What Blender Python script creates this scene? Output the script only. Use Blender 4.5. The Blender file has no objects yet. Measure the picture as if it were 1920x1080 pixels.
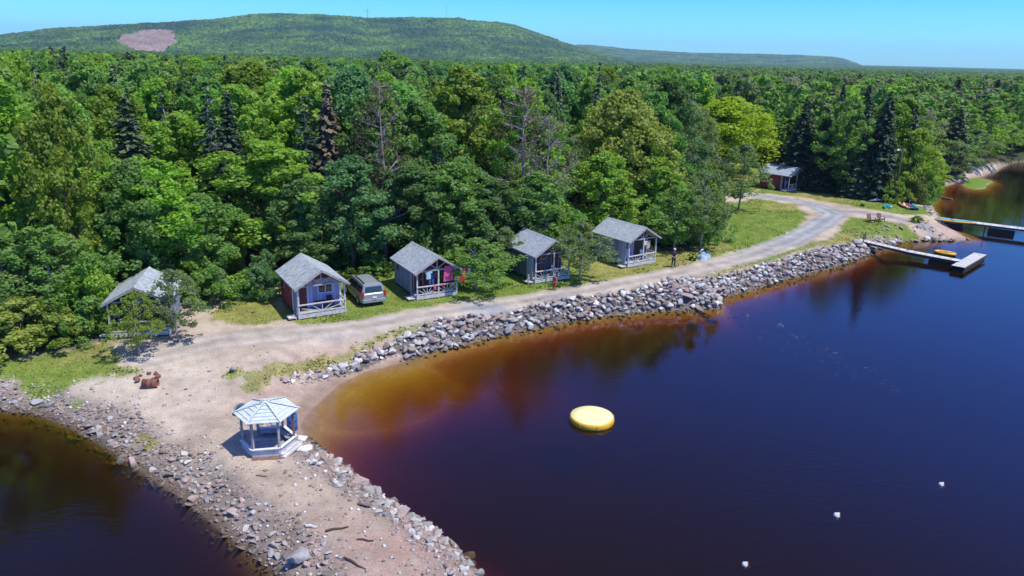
import bpy, bmesh, math, random
import numpy as np
from mathutils import Vector, Matrix, Euler
random.seed(5); rng = np.random.default_rng(5)
R = math.radians; PI = math.pi
S = bpy.context.scene; COL = S.collection
# ------------------------------------------------------------------ camera, sky, sun, exposure
F = 1400.; PITCH = R(17.3); ROLL = R(1.4); CH = 20.
fw = np.array([0, math.cos(PITCH), -math.sin(PITCH)]); r0 = np.array([1., 0, 0]); u0 = np.cross(r0, fw)
rt = r0*math.cos(ROLL)+u0*math.sin(ROLL); up = -r0*math.sin(ROLL)+u0*math.cos(ROLL)
CAM = np.array([0, 0, CH])
cd = bpy.data.cameras.new('camera'); co = bpy.data.objects.new('camera', cd); COL.objects.link(co)
M3 = Matrix((rt, up, -fw)).transposed()
co.matrix_world = Matrix.Translation(Vector(CAM)) @ M3.to_4x4()
cd.sensor_width = 36; cd.lens = 36*F/1920; cd.clip_start = .5; cd.clip_end = 40000
S.camera = co
SUN_EL = R(63); SUN_AZ = R(-24)            # azimuth from +X
sd = Vector((math.cos(SUN_EL)*math.cos(SUN_AZ), math.cos(SUN_EL)*math.sin(SUN_AZ), math.sin(SUN_EL)))
ld = bpy.data.lights.new('sun', 'SUN'); lo = bpy.data.objects.new('sun', ld); COL.objects.link(lo)
ld.energy = 4.4; ld.angle = R(.5); ld.color = (1, .95, .85)
lo.rotation_euler = sd.to_track_quat('Z', 'Y').to_euler(); lo.location = (0, 0, 60)
W = bpy.data.worlds.new('World'); S.world = W; W.use_nodes = True
wn = W.node_tree.nodes; wl = W.node_tree.links; wn.clear()
sky = wn.new('ShaderNodeTexSky'); sky.sky_type = 'NISHITA'; sky.sun_disc = False
sky.sun_elevation = SUN_EL; sky.sun_rotation = PI/2-SUN_AZ; sky.dust_density = .3; sky.ozone_density = 2.0; sky.air_density = 1.0
tc = wn.new('ShaderNodeTexCoord'); sx = wn.new('ShaderNodeSeparateXYZ'); rp = wn.new('ShaderNodeValToRGB')
mx = wn.new('ShaderNodeMix'); mx.data_type = 'RGBA'; mx.blend_type = 'MULTIPLY'; mx.inputs[0].default_value = 1
bg = wn.new('ShaderNodeBackground'); bg.inputs[1].default_value = .15; wo = wn.new('ShaderNodeOutputWorld')
e = rp.color_ramp.elements
e[0].position = 0; e[0].color = (.37, .94, 1.5, 1); e[1].position = .08; e[1].color = (.18, .70, 1.28, 1)
for p, c in ((.22, (.24, .66, 1.76, 1)), (.42, (.27, .66, 2.0, 1)), (.62, (.37, .42, .92, 1)), (.72, (.72, .74, .82, 1))):
    q = e.new(p); q.color = c
wl.new(tc.outputs['Generated'], sx.inputs[0]); wl.new(sx.outputs[2], rp.inputs[0])
wl.new(sky.outputs[0], mx.inputs[6]); wl.new(rp.outputs[0], mx.inputs[7]); wl.new(mx.outputs[2], bg.inputs[0]); wl.new(bg.outputs[0], wo.inputs[0])
S.view_settings.view_transform = 'Standard'; S.view_settings.look = 'None'; S.view_settings.exposure = 0.22; S.view_settings.gamma = 1
S.render.engine = 'CYCLES'; S.cycles.max_bounces = 6; S.cycles.transparent_max_bounces = 8
S.cycles.diffuse_bounces = 3; S.cycles.glossy_bounces = 2; S.cycles.transmission_bounces = 3; S.cycles.caustics_reflective = False; S.cycles.caustics_refractive = False

def at(px, py, z=0.):                       # a pixel of the 1920x1080 survey photo -> point on the level z
    d = fw*F+rt*(px-960)-up*(py-540); t = (z-CH)/d[2]; return CAM+d*t
def at_y(px, py, y):                        # ... -> point at distance y
    d = fw*F+rt*(px-960)-up*(py-540); return CAM+d*(y/d[1])
def pix(p):
    v = np.asarray(p, float)-CAM; zc = v@fw; return 960+F*(v@rt)/zc, 540-F*(v@up)/zc, zc

# ------------------------------------------------------------------ tags and mesh helpers
def tag(o, label=None, cat=None, group=None, kind=None):
    if label: o['label'] = label
    if cat: o['category'] = cat
    if group: o['group'] = group
    if kind: o['kind'] = kind
    return o
def empty(name, loc, rz=0):
    o = bpy.data.objects.new(name, None); COL.objects.link(o); o.location = loc; o.rotation_euler = (0, 0, rz); o.empty_display_size = .2
    return o
def npmesh(name, V, Fc, mat, parent=None, smooth=False, col=None, link=True):
    V = np.asarray(V, np.float32); Fc = np.asarray(Fc, np.int32); k = Fc.shape[1]; m = bpy.data.meshes.new(name)
    m.vertices.add(len(V)); m.vertices.foreach_set('co', V.ravel())
    m.loops.add(Fc.size); m.loops.foreach_set('vertex_index', Fc.ravel())
    m.polygons.add(len(Fc)); m.polygons.foreach_set('loop_start', np.arange(len(Fc), dtype=np.int32)*k)
    m.polygons.foreach_set('loop_total', np.full(len(Fc), k, np.int32))
    if smooth: m.polygons.foreach_set('use_smooth', np.ones(len(Fc), bool))
    m.update(calc_edges=True)
    if col is not None:
        a = m.color_attributes.new('col', 'FLOAT_COLOR', 'POINT'); c = np.ones((len(V), 4), np.float32); c[:, :3] = col
        a.data.foreach_set('color', c.ravel())
    if mat: m.materials.append(mat)
    o = bpy.data.objects.new(name, m)
    if link: COL.objects.link(o)
    if parent: o.parent = parent
    return o
class MB:
    def __init__(s): s.v = []; s.f = []
    def add(s, vs, fs):
        b = len(s.v); s.v += [tuple(map(float, v)) for v in vs]; s.f += [tuple(i+b for i in f) for f in fs]; return s
    def box(s, c, d, rz=0, rx=0, ry=0):
        m = Euler((rx, ry, rz)).to_matrix(); c = Vector(c); h = [x/2 for x in d]
        vs = [c+m@Vector((i*h[0], j*h[1], k*h[2])) for i in (-1, 1) for j in (-1, 1) for k in (-1, 1)]
        return s.add(vs, [(0, 1, 3, 2), (4, 6, 7, 5), (0, 4, 5, 1), (2, 3, 7, 6), (0, 2, 6, 4), (1, 5, 7, 3)])
    def bar(s, a, b, w, h=None, upv=(0, 0, 1)):
        a = Vector(a); b = Vector(b); h = h or w; d = (b-a).normalized(); u = Vector(upv)
        if abs(d.dot(u)) > .98: u = Vector((1, 0, 0))
        x = d.cross(u).normalized()*w/2; y = x.cross(d).normalized()*h/2
        vs = [p+q for p in (a, b) for q in (-x-y, x-y, x+y, -x+y)]
        return s.add(vs, [(3, 2, 1, 0), (4, 5, 6, 7), (0, 1, 5, 4), (1, 2, 6, 5), (2, 3, 7, 6), (3, 0, 4, 7)])
    def tube(s, pts, rad, n=8, cap=True):
        pts = [Vector(p) for p in pts]; rad = rad if hasattr(rad, '__len__') else [rad]*len(pts); vs = []; fs = []
        for i, p in enumerate(pts):
            d = (pts[min(i+1, len(pts)-1)]-pts[max(i-1, 0)]).normalized(); u = Vector((0, 0, 1)) if abs(d.z) < .95 else Vector((1, 0, 0))
            x = d.cross(u).normalized(); y = x.cross(d)
            vs += [p+(x*math.cos(2*PI*k/n)+y*math.sin(2*PI*k/n))*rad[i] for k in range(n)]
        for i in range(len(pts)-1):
            fs += [(i*n+k, i*n+(k+1) % n, (i+1)*n+(k+1) % n, (i+1)*n+k) for k in range(n)]
        if cap: fs += [tuple(range(n))[::-1], tuple(range((len(pts)-1)*n, len(pts)*n))]
        return s.add(vs, fs)
    def lathe(s, prof, c=(0, 0, 0), n=24, axis='z'):
        vs = []; fs = []
        for r, z in prof:
            for k in range(n):
                a = 2*PI*k/n; p = (r*math.cos(a), r*math.sin(a), z)
                if axis == 'y': p = (p[0], p[2], p[1])
                if axis == 'x': p = (p[2], p[0], p[1])
                vs.append((p[0]+c[0], p[1]+c[1], p[2]+c[2]))
        for i in range(len(prof)-1):
            fs += [(i*n+k, i*n+(k+1) % n, (i+1)*n+(k+1) % n, (i+1)*n+k) for k in range(n)]
        return s.add(vs, fs)
    def prism(s, poly, a, b, f):            # poly of 2D pts, f(u,v,t)->xyz
        n = len(poly); vs = [f(u, v, a) for u, v in poly]+[f(u, v, b) for u, v in poly]
        return s.add(vs, [tuple(range(n))[::-1], tuple(range(n, 2*n))]+[(i, (i+1) % n, n+(i+1) % n, n+i) for i in range(n)])
    def build(s, name, mat, parent=None, smooth=False, bevel=0):
        m = bpy.data.meshes.new(name); m.from_pydata(s.v, [], s.f); m.materials.append(mat)
        b = bmesh.new(); b.from_mesh(m); bmesh.ops.recalc_face_normals(b, faces=b.faces)
        if bevel: bmesh.ops.bevel(b, geom=b.edges[:], offset=bevel, segments=2, affect='EDGES', profile=.6)
        b.to_mesh(m); b.free()
        if smooth:
            for p in m.polygons: p.use_smooth = True
        m.update(); o = bpy.data.objects.new(name, m); COL.objects.link(o)
        if parent: o.parent = parent
        return o
def copy_tree(o, parent=None):
    c = o.copy(); COL.objects.link(c); c.parent = parent
    for ch in list(o.children): copy_tree(ch, c)
    return c

# ------------------------------------------------------------------ materials
def nt(name):
    m = bpy.data.materials.new(name); m.use_nodes = True; t = m.node_tree; t.nodes.clear()
    return m, t.nodes, t.links
def rgbmix(n, l, a, b, fac, mode='MIX'):
    x = n.new('ShaderNodeMix'); x.data_type = 'RGBA'; x.blend_type = mode
    for i, v in ((0, fac), (6, a), (7, b)):
        if hasattr(v, 'links') or hasattr(v, 'is_output'): l.new(v, x.inputs[i])
        else: x.inputs[i].default_value = v if i == 0 else (*v, 1)
    return x.outputs[2]
def noise(n, l, scale, detail=4, rough=.6, coord='Object', stretch=None):
    t = n.new('ShaderNodeTexCoord'); x = n.new('ShaderNodeTexNoise'); x.inputs['Scale'].default_value = scale
    x.inputs['Detail'].default_value = detail; x.inputs['Roughness'].default_value = rough; src = t.outputs[coord]
    if stretch:
        mp = n.new('ShaderNodeMapping'); mp.inputs['Scale'].default_value = stretch; l.new(src, mp.inputs[0]); src = mp.outputs[0]
    l.new(src, x.inputs['Vector']); return x
def remap(n, l, src, a, b, c=0., d=1.):
    x = n.new('ShaderNodeMapRange'); x.inputs[1].default_value = a; x.inputs[2].default_value = b; x.inputs[3].default_value = c; x.inputs[4].default_value = d
    l.new(src, x.inputs[0]); return x.outputs[0]
def mat(name, c1, c2=None, rough=.7, scale=3., metal=0., bump=.15, stretch=None, boards=None, det=5, spec=.4):
    m, n, l = nt(name); c2 = c2 or tuple(x*.7 for x in c1)
    nz = noise(n, l, scale, det, .65, stretch=stretch); f = remap(n, l, nz.outputs[0], .35, .65)
    col = rgbmix(n, l, c1, c2, f)
    p = n.new('ShaderNodeBsdfPrincipled'); p.inputs['Roughness'].default_value = rough; p.inputs['Metallic'].default_value = metal
    p.inputs['Specular IOR Level'].default_value = spec
    h = nz.outputs[0]
    if boards:                                # (axis 0/1/2, boards per metre)
        t = n.new('ShaderNodeTexCoord'); s = n.new('ShaderNodeSeparateXYZ'); l.new(t.outputs['Object'], s.inputs[0])
        ad = n.new('ShaderNodeMath'); ad.operation = 'ADD'
        if boards[0] == 'h': l.new(s.outputs[0], ad.inputs[0]); l.new(s.outputs[1], ad.inputs[1])
        else: l.new(s.outputs[boards[0]], ad.inputs[0]); ad.inputs[1].default_value = 50
        mu = n.new('ShaderNodeMath'); mu.operation = 'MULTIPLY'; mu.inputs[1].default_value = boards[1]; l.new(ad.outputs[0], mu.inputs[0])
        fl = n.new('ShaderNodeMath'); fl.operation = 'FLOOR'; l.new(mu.outputs[0], fl.inputs[0])
        wn_ = n.new('ShaderNodeTexWhiteNoise'); wn_.noise_dimensions = '1D'; l.new(fl.outputs[0], wn_.inputs['W'])
        tone = remap(n, l, wn_.outputs['Value'], 0, 1, .72, 1.12)
        fr = n.new('ShaderNodeMath'); fr.operation = 'FRACT'; l.new(mu.outputs[0], fr.inputs[0])
        gap = n.new('ShaderNodeMath'); gap.operation = 'GREATER_THAN'; gap.inputs[1].default_value = .1; l.new(fr.outputs[0], gap.inputs[0])
        gp = remap(n, l, gap.outputs[0], 0, 1, .45, 1)
        mm = n.new('ShaderNodeMath'); mm.operation = 'MULTIPLY'; l.new(tone, mm.inputs[0]); l.new(gp, mm.inputs[1])
        cc = n.new('ShaderNodeCombineColor'); [l.new(mm.outputs[0], cc.inputs[i]) for i in range(3)]
        col = rgbmix(n, l, col, cc.outputs[0], 1., 'MULTIPLY')
    l.new(col, p.inputs['Base Color'])
    if bump:
        b = n.new('ShaderNodeBump'); b.inputs['Strength'].default_value = bump; b.inputs['Distance'].default_value = .03
        l.new(h, b.inputs['Height']); l.new(b.outputs[0], p.inputs['Normal'])
    o = n.new('ShaderNodeOutputMaterial'); l.new(p.outputs[0], o.inputs[0]); return m
def leafmat(name, objcol=True, vcol=False, flat=None, trans=.46, var=.5):
    m, n, l = nt(name)
    if flat: base = flat
    if objcol: oi = n.new('ShaderNodeObjectInfo'); base = oi.outputs['Color']
    if vcol: va = n.new('ShaderNodeVertexColor'); va.layer_name = 'col'; base = va.outputs[0] if not objcol else rgbmix(n, l, base, va.outputs[0], 1., 'MULTIPLY')
    nz = noise(n, l, 1.1, 3, .6); f = remap(n, l, nz.outputs[0], .3, .7, 1-var*.32, 1+var*.75)
    cc = n.new('ShaderNodeCombineColor'); [l.new(f, cc.inputs[i]) for i in range(3)]
    col = rgbmix(n, l, base, cc.outputs[0], 1., 'MULTIPLY')
    d = n.new('ShaderNodeBsdfPrincipled'); d.inputs['Roughness'].default_value = .55; d.inputs['Specular IOR Level'].default_value = .25; l.new(col, d.inputs['Base Color'])
    t = n.new('ShaderNodeBsdfTranslucent'); tcol = rgbmix(n, l, col, (1.3, 1.5, .5), 1., 'MULTIPLY'); l.new(tcol, t.inputs[0])
    x = n.new('ShaderNodeMixShader'); x.inputs[0].default_value = trans; l.new(d.outputs[0], x.inputs[1]); l.new(t.outputs[0], x.inputs[2])
    o = n.new('ShaderNodeOutputMaterial'); l.new(x.outputs[0], o.inputs[0]); return m
def rockmat(name, objcol):
    m, n, l = nt(name)
    va = n.new('ShaderNodeVertexColor'); va.layer_name = 'col'; base = va.outputs[0]
    if objcol: oi = n.new('ShaderNodeObjectInfo'); base = oi.outputs['Color']
    nz = noise(n, l, 7, 6, .7); f = remap(n, l, nz.outputs[0], .3, .7, .72, 1.22)
    cc = n.new('ShaderNodeCombineColor'); [l.new(f, cc.inputs[i]) for i in range(3)]
    col = rgbmix(n, l, base, cc.outputs[0], 1., 'MULTIPLY')
    g = n.new('ShaderNodeNewGeometry'); s = n.new('ShaderNodeSeparateXYZ'); l.new(g.outputs['Position'], s.inputs[0])
    wet = remap(n, l, s.outputs[2], .02, .22, 1, 0)          # weed and wet band at the waterline
    col = rgbmix(n, l, col, (.10, .075, .045), wet)
    p = n.new('ShaderNodeBsdfPrincipled'); p.inputs['Roughness'].default_value = .85; l.new(col, p.inputs['Base Color'])
    b = n.new('ShaderNodeBump'); b.inputs['Strength'].default_value = .5; b.inputs['Distance'].default_value = .05; l.new(nz.outputs[0], b.inputs['Height']); l.new(b.outputs[0], p.inputs['Normal'])
    o = n.new('ShaderNodeOutputMaterial'); l.new(p.outputs[0], o.inputs[0]); return m
LEAF = leafmat('leaves'); NEEDLE = leafmat('needles', trans=.1, var=.7); LEAFV = leafmat('leaves_far', objcol=False, vcol=True)
GRASSM = leafmat('grass_blades', objcol=False, vcol=True, trans=.2)
BARK = mat('bark', (.16, .13, .11), (.07, .055, .045), .95, 6, bump=.5, stretch=(1, 1, .25))
BIRCH = mat('pale_bark', (.42, .39, .36), (.2, .18, .16), .9, 4, bump=.3, stretch=(1, 1, 2))
GREYBARK = mat('dead_bark', (.40, .35, .34), (.24, .20, .19), .95, 5, bump=.4)
ROCK = rockmat('rock', True); ROCKV = rockmat('rock_mass', False)
SHINGLE = mat('grey_shingles', (.40, .44, .48), (.22, .255, .285), .9, 4, bump=.5, det=8)
SHINGLE2 = mat('old_grey_shingles', (.43, .47, .50), (.22, .25, .27), .9, 3.2, bump=.5, det=8)
WOOD = mat('weathered_wood', (.42, .40, .38), (.26, .24, .23), .85, 5, bump=.3, stretch=(1, 1, 1))
WOODW = mat('pale_wood', (.62, .60, .58), (.42, .40, .38), .8, 5, bump=.25)
DECK = mat('grey_deck_boards', (.50, .50, .49), (.34, .33, .32), .8, 3, bump=.25, boards=(1, 7))
WHITEP = mat('white_paint', (.74, .75, .78), (.60, .62, .66), .55, 6, bump=.08)
REDW = mat('barn_red_boards', (.34, .055, .06), (.22, .035, .045), .75, 3, bump=.2, boards=('h', 5))
GREYW = mat('grey_blue_boards', (.27, .33, .42), (.21, .26, .34), .75, 2.5, bump=.2, boards=('h', 4))
DGREYW = mat('dark_grey_boards', (.13, .16, .18), (.09, .11, .13), .8, 2.5, bump=.2, boards=('h', 5))
LILAC = mat('lilac_boards', (.50, .46, .66), (.42, .39, .58), .7, 2.5, bump=.15, boards=('h', 4))
PALEBLUE = mat('pale_blue_boards', (.40, .46, .62), (.33, .38, .52), .7, 2.5, bump=.15, boards=('h', 4))
DRED = mat('dark_red_paint', (.16, .03, .035), (.10, .02, .025), .6, 4, bump=.1)
DARKW = mat('dark_brown_wood', (.09, .06, .05), (.05, .035, .03), .85, 5, bump=.2)
BROWNW = mat('brown_stained_wood', (.26, .14, .09), (.16, .08, .055), .8, 6, bump=.2)
GLASS = mat('dark_glass', (.015, .018, .022), (.03, .035, .04), .08, 2, bump=0, spec=.8)
RUST = mat('rusty_steel', (.25, .10, .06), (.13, .06, .045), .9, 6, bump=.5)
BLACK = mat('black_rubber', (.02, .02, .022), (.035, .033, .03), .85, 8)
def plain(name, c, rough=.5, metal=0., var=.85): return mat(name, c, tuple(x*var for x in c), rough, 4, metal, bump=.04)
STEEL = plain('galvanised_steel', (.5, .52, .55), .35, .8)

# ------------------------------------------------------------------ noise and distance functions (numpy)
def vn(x, y, seed=0):
    xi = np.floor(x).astype(np.int64); yi = np.floor(y).astype(np.int64); fx = x-xi; fy = y-yi
    fx = fx*fx*(3-2*fx); fy = fy*fy*(3-2*fy)
    def h(a, b):
        k = (a*374761393+b*668265263+seed*1442695041) & 0xffffffff; k = ((k ^ (k >> 13))*1274126177) & 0xffffffff; return ((k ^ (k >> 16)) & 0xffff)/65535.
    return (h(xi, yi)*(1-fx)+h(xi+1, yi)*fx)*(1-fy)+(h(xi, yi+1)*(1-fx)+h(xi+1, yi+1)*fx)*fy
def fbm(x, y, sc, seed=0, o=4):
    s = 0; a = .5; t = 0
    for i in range(o): s = s+a*vn(x/sc*2**i+17*i, y/sc*2**i-9*i, seed+i); t += a; a *= .5
    return s/t
def segdist(x, y, pts, closed=True):
    best = np.full(x.shape, 1e18); n = len(pts)
    for i in range(n if closed else n-1):
        ax, ay = pts[i]; bx, by = pts[(i+1) % n]; dx, dy = bx-ax, by-ay; L = dx*dx+dy*dy+1e-12
        t = np.clip(((x-ax)*dx+(y-ay)*dy)/L, 0, 1); d = (x-ax-t*dx)**2+(y-ay-t*dy)**2; best = np.minimum(best, d)
    return np.sqrt(best)
def inside(x, y, pts):
    r = np.zeros(x.shape, bool); n = len(pts)
    for i in range(n):
        ax, ay = pts[i]; bx, by = pts[(i+1) % n]
        if ay == by: continue
        r ^= ((ay > y) != (by > y)) & (x < (bx-ax)*(y-ay)/(by-ay)+ax)
    return r
def sdf(x, y, pts): d = segdist(x, y, pts); return np.where(inside(x, y, pts), d, -d)
def sm(t): t = np.clip(t, 0, 1); return t*t*(3-2*t)
def W2(px, z=1.4): return [tuple(at(a, b, z)[:2]) for a, b in px]

SHORE = [(905, 1080), (880, 1050), (840, 1010), (790, 975), (745, 945), (700, 915), (660, 885), (620, 857), (588, 836), (570, 815), (562, 798), (572, 780), (600, 752), (640, 718), (682, 697), (740, 683), (800, 664), (870, 645), (940, 629), (1010, 616), (1080, 601), (1150, 592), (1230, 584), (1300, 582), (1348, 579), (1352, 568), (1345, 560), (1400, 547), (1460, 529), (1520, 513), (1580, 497), (1625, 480), (1648, 466), (1700, 453), (1740, 451), (1790, 452), (1815, 449), (1800, 438), (1782, 428), (1768, 415), (1757, 402), (1748, 385), (1752, 368), (1764, 352), (1790, 344), (1830, 334), (1862, 322), (1882, 312), (1900, 305), (1935, 302)]
LEFT = [(0, 772), (60, 777), (130, 802), (200, 842), (240, 870), (280, 897), (330, 928), (370, 960), (400, 985), (440, 1020), (480, 1050), (520, 1080)]
shore = W2(SHORE, 0); left = W2(LEFT, 0)
LAND = left+[(-7.2, 22.5), (-4.5, 20.5), (-1.8, 21.5)]+shore+[(190, 190), (320, 215), (700, 260), (30000, 300), (30000, 30000), (-30000, 30000), (-30000, 90), (-400, 70), (-120, 52), (-60, 43), (-40, 39.5)]
pB = at(640, 735, 0); pB2 = at(1752, 372, 0); pB3 = at(1800, 440, 0)
def fields(x, y):
    d = sdf(x, y, LAND)
    b = np.exp(-((x-pB[0])**2+(y-pB[1])**2)/(5.2**2)); b = np.maximum(b, np.exp(-((x-pB2[0]-4)**2+(y-pB2[1]-6)**2)/16.**2))
    b = np.maximum(b, .8*np.exp(-((x-pB3[0])**2+(y-pB3[1])**2)/4.**2)); b = sm(b*1.6)
    return d, b
def height(x, y, d=None, b=None):
    if d is None: d, b = fields(x, y)
    leftside = sm((-9-x+(y-25)*-.55)/2.5)*sm((46-y)/4)
    w = 2.3+b*6.5+leftside*2.6
    top = .85+.6*sm((y-36)/14)
    n = fbm(x, y, 2.2, 3)-.5
    land = top*sm(np.clip(d/w, 0, 1)*.5+.0)*2*.5*2 if False else top*np.clip(1-(1-np.clip(d/w, 0, 1))**1.8, 0, 1)
    land = land+n*.16*sm(d/1.5)+(fbm(x, y, .5, 8)-.5)*.05*sm(d)
    land = land+.008*np.clip(d-28, 0, 80)
    u = np.clip(-d, 0, None); s1 = np.maximum(.85+.9*sm((36-y)/4)*(1-b)+.9*leftside-.70*b-.62*np.exp(-((x+1)**2/230+(y-44.5)**2/42)), .15)
    sea = -(3.6*(1-np.exp(-u*s1/3.6)))+n*.25*sm(u/2)
    z = np.where(d > 0, land+.0, sea)
    # sand bar with weed by the far beach
    bx, by, _ = at(1835, 344, 0)
    ex = ((x-bx)*.82-(y-by)*.57)/3.2; ey = ((x-bx)*.57+(y-by)*.82)/12.
    z = np.maximum(z, .12-(ex*ex+ey*ey)*.45+(fbm(x, y, 5, 91)-.5)*.5)
    return z
def hz(x, y): return float(height(np.array([float(x)]), np.array([float(y)]))[0])
def gnd(px, py, z0=1.4):                    # ground point under a photo pixel
    for _ in range(4):
        p = at(px, py, z0); z0 = hz(p[0], p[1])
    return Vector((p[0], p[1], z0))

# ------------------------------------------------------------------ terrain sheet
FOREST_PX = [(-900, 760), (-300, 705), (0, 668), (150, 646), (192, 612), (225, 585), (340, 570), (430, 553), (455, 568), (505, 545), (520, 520), (560, 500), (650, 508), (740, 500), (800, 485), (860, 520), (900, 500), (960, 490), (1020, 470), (1060, 490), (1110, 470), (1130, 452), (1200, 440), (1240, 470), (1300, 470), (1335, 440), (1345, 400), (1335, 372), (1330, 330), (1345, 306), (1400, 306), (1440, 312), (1510, 335), (1525, 357), (1640, 373), (1690, 383), (1735, 383), (1745, 350), (1760, 332), (1800, 319), (1850, 307), (1878, 298), (1930, 292)]
FOREST = W2(FOREST_PX)+[(240, 230), (900, 320), (30000, 700), (30000, 30000), (-30000, 30000), (-30000, 120), (-300, 80)]
ROADS = [([(300, 660), (400, 640), (500, 630), (600, 622), (700, 610), (780, 594), (900, 577), (1000, 563), (1100, 546), (1200, 526), (1300, 507), (1400, 481), (1480, 452), (1530, 427), (1566, 402), (1530, 386), (1470, 374), (1420, 367), (1370, 364)], 1.75), ([(1545, 395), (1600, 397), (1650, 404), (1700, 414), (1740, 424)], 1.1)]
GREEN = [[(1285, 400), (1290, 318), (1440, 306), (1440, 345), (1415, 362), (1360, 362), (1345, 400)],
         [(545, 606), (520, 545), (560, 500), (700, 505), (800, 480), (900, 500), (1000, 468), (1110, 465), (1240, 468), (1345, 440), (1345, 482), (1260, 500), (1180, 514), (1100, 532), (1010, 549), (880, 563), (770, 583), (690, 602), (600, 610)],
         [(-300, 735), (-20, 668), (215, 640), (250, 690), (150, 700), (60, 722), (0, 690), (-300, 780)],
         [(395, 600), (420, 556), (510, 556), (545, 600), (480, 612)], [(548, 604), (655, 586), (700, 602), (640, 610), (560, 612)],
         [(715, 520), (745, 530), (790, 570), (745, 585), (722, 560)], [(862, 556), (905, 505), (960, 500), (1010, 538), (1010, 552), (880, 566)],
         [(1020, 545), (1075, 522), (1120, 500), (1175, 505), (1235, 495), (1290, 480), (1330, 485), (1280, 500), (1180, 518), (1060, 546)],
         [(1270, 498), (1330, 440), (1345, 385), (1420, 373), (1490, 384), (1522, 405), (1495, 432), (1430, 460), (1340, 485)],
         [(1545, 458), (1590, 408), (1640, 412), (1740, 432), (1650, 436), (1600, 452), (1540, 468)],
         [(1415, 362), (1430, 340), (1510, 348), (1640, 373), (1745, 390), (1748, 404), (1690, 403), (1600, 388), (1500, 370)],
         [(1760, 346), (1835, 322), (1850, 328), (1800, 338), (1765, 352)]]
STRIP = [(500, 680), (600, 662), (700, 630), (830, 595), (900, 584), (1000, 567), (1100, 551), (1200, 538), (1330, 519), (1440, 486), (1540, 455), (1640, 438)]
PATCH = [((280, 812), .55), ((262, 800), .5), ((345, 835), .4), ((482, 702), 1.0), ((470, 716), .7), ((605, 662), .8), ((580, 672), .6), ((140, 738), .5), ((436, 700), .7)]
GREYP = [((895, 579), 1.6, .5), ((920, 576), 1.4, .5), ((1040, 563), 1.3, .5), ((1060, 561), 1.2, .5)]
lawns = [W2(g) for g in GREEN]; strip = W2(STRIP)
UPE = [(548, 692), (600, 680), (640, 664), (700, 643), (830, 604), (900, 594), (1000, 574), (1100, 558), (1200, 547), (1262, 531), (1300, 529), (1400, 508), (1500, 479), (1600, 456), (1640, 444), (1700, 434), (1760, 440)]
upe = W2(UPE, 1.25); RIPP = upe+[p for p in shore[SHORE.index((1815, 449)):SHORE.index((740, 683))-1:-1]]
def masks(x, y, d=None):
    j = (fbm(x, y, 1.6, 21)-.5)*1.6; j2 = (fbm(x, y, .6, 22)-.5)*.8
    g = np.zeros(x.shape)
    for q in lawns: g = np.maximum(g, sm((sdf(x, y, q)+j+j2+.3)/.8))
    g = np.maximum(g, .85*sm((.75-segdist(x, y, strip, False)+j*.7+j2)/.5))
    for (p, r) in PATCH:
        c = at(*p, 1.1); g = np.maximum(g, .8*sm((r-np.hypot(x-c[0], (y-c[1])*.8)+j2)/.4))
    road = np.zeros(x.shape)
    for pl, w in ROADS: road = np.maximum(road, sm((w-segdist(x, y, W2(pl), False)+j*.25+j2*.4)/.5))
    g = g*(1-road)
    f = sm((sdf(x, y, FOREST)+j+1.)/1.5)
    return g, road, f
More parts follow.
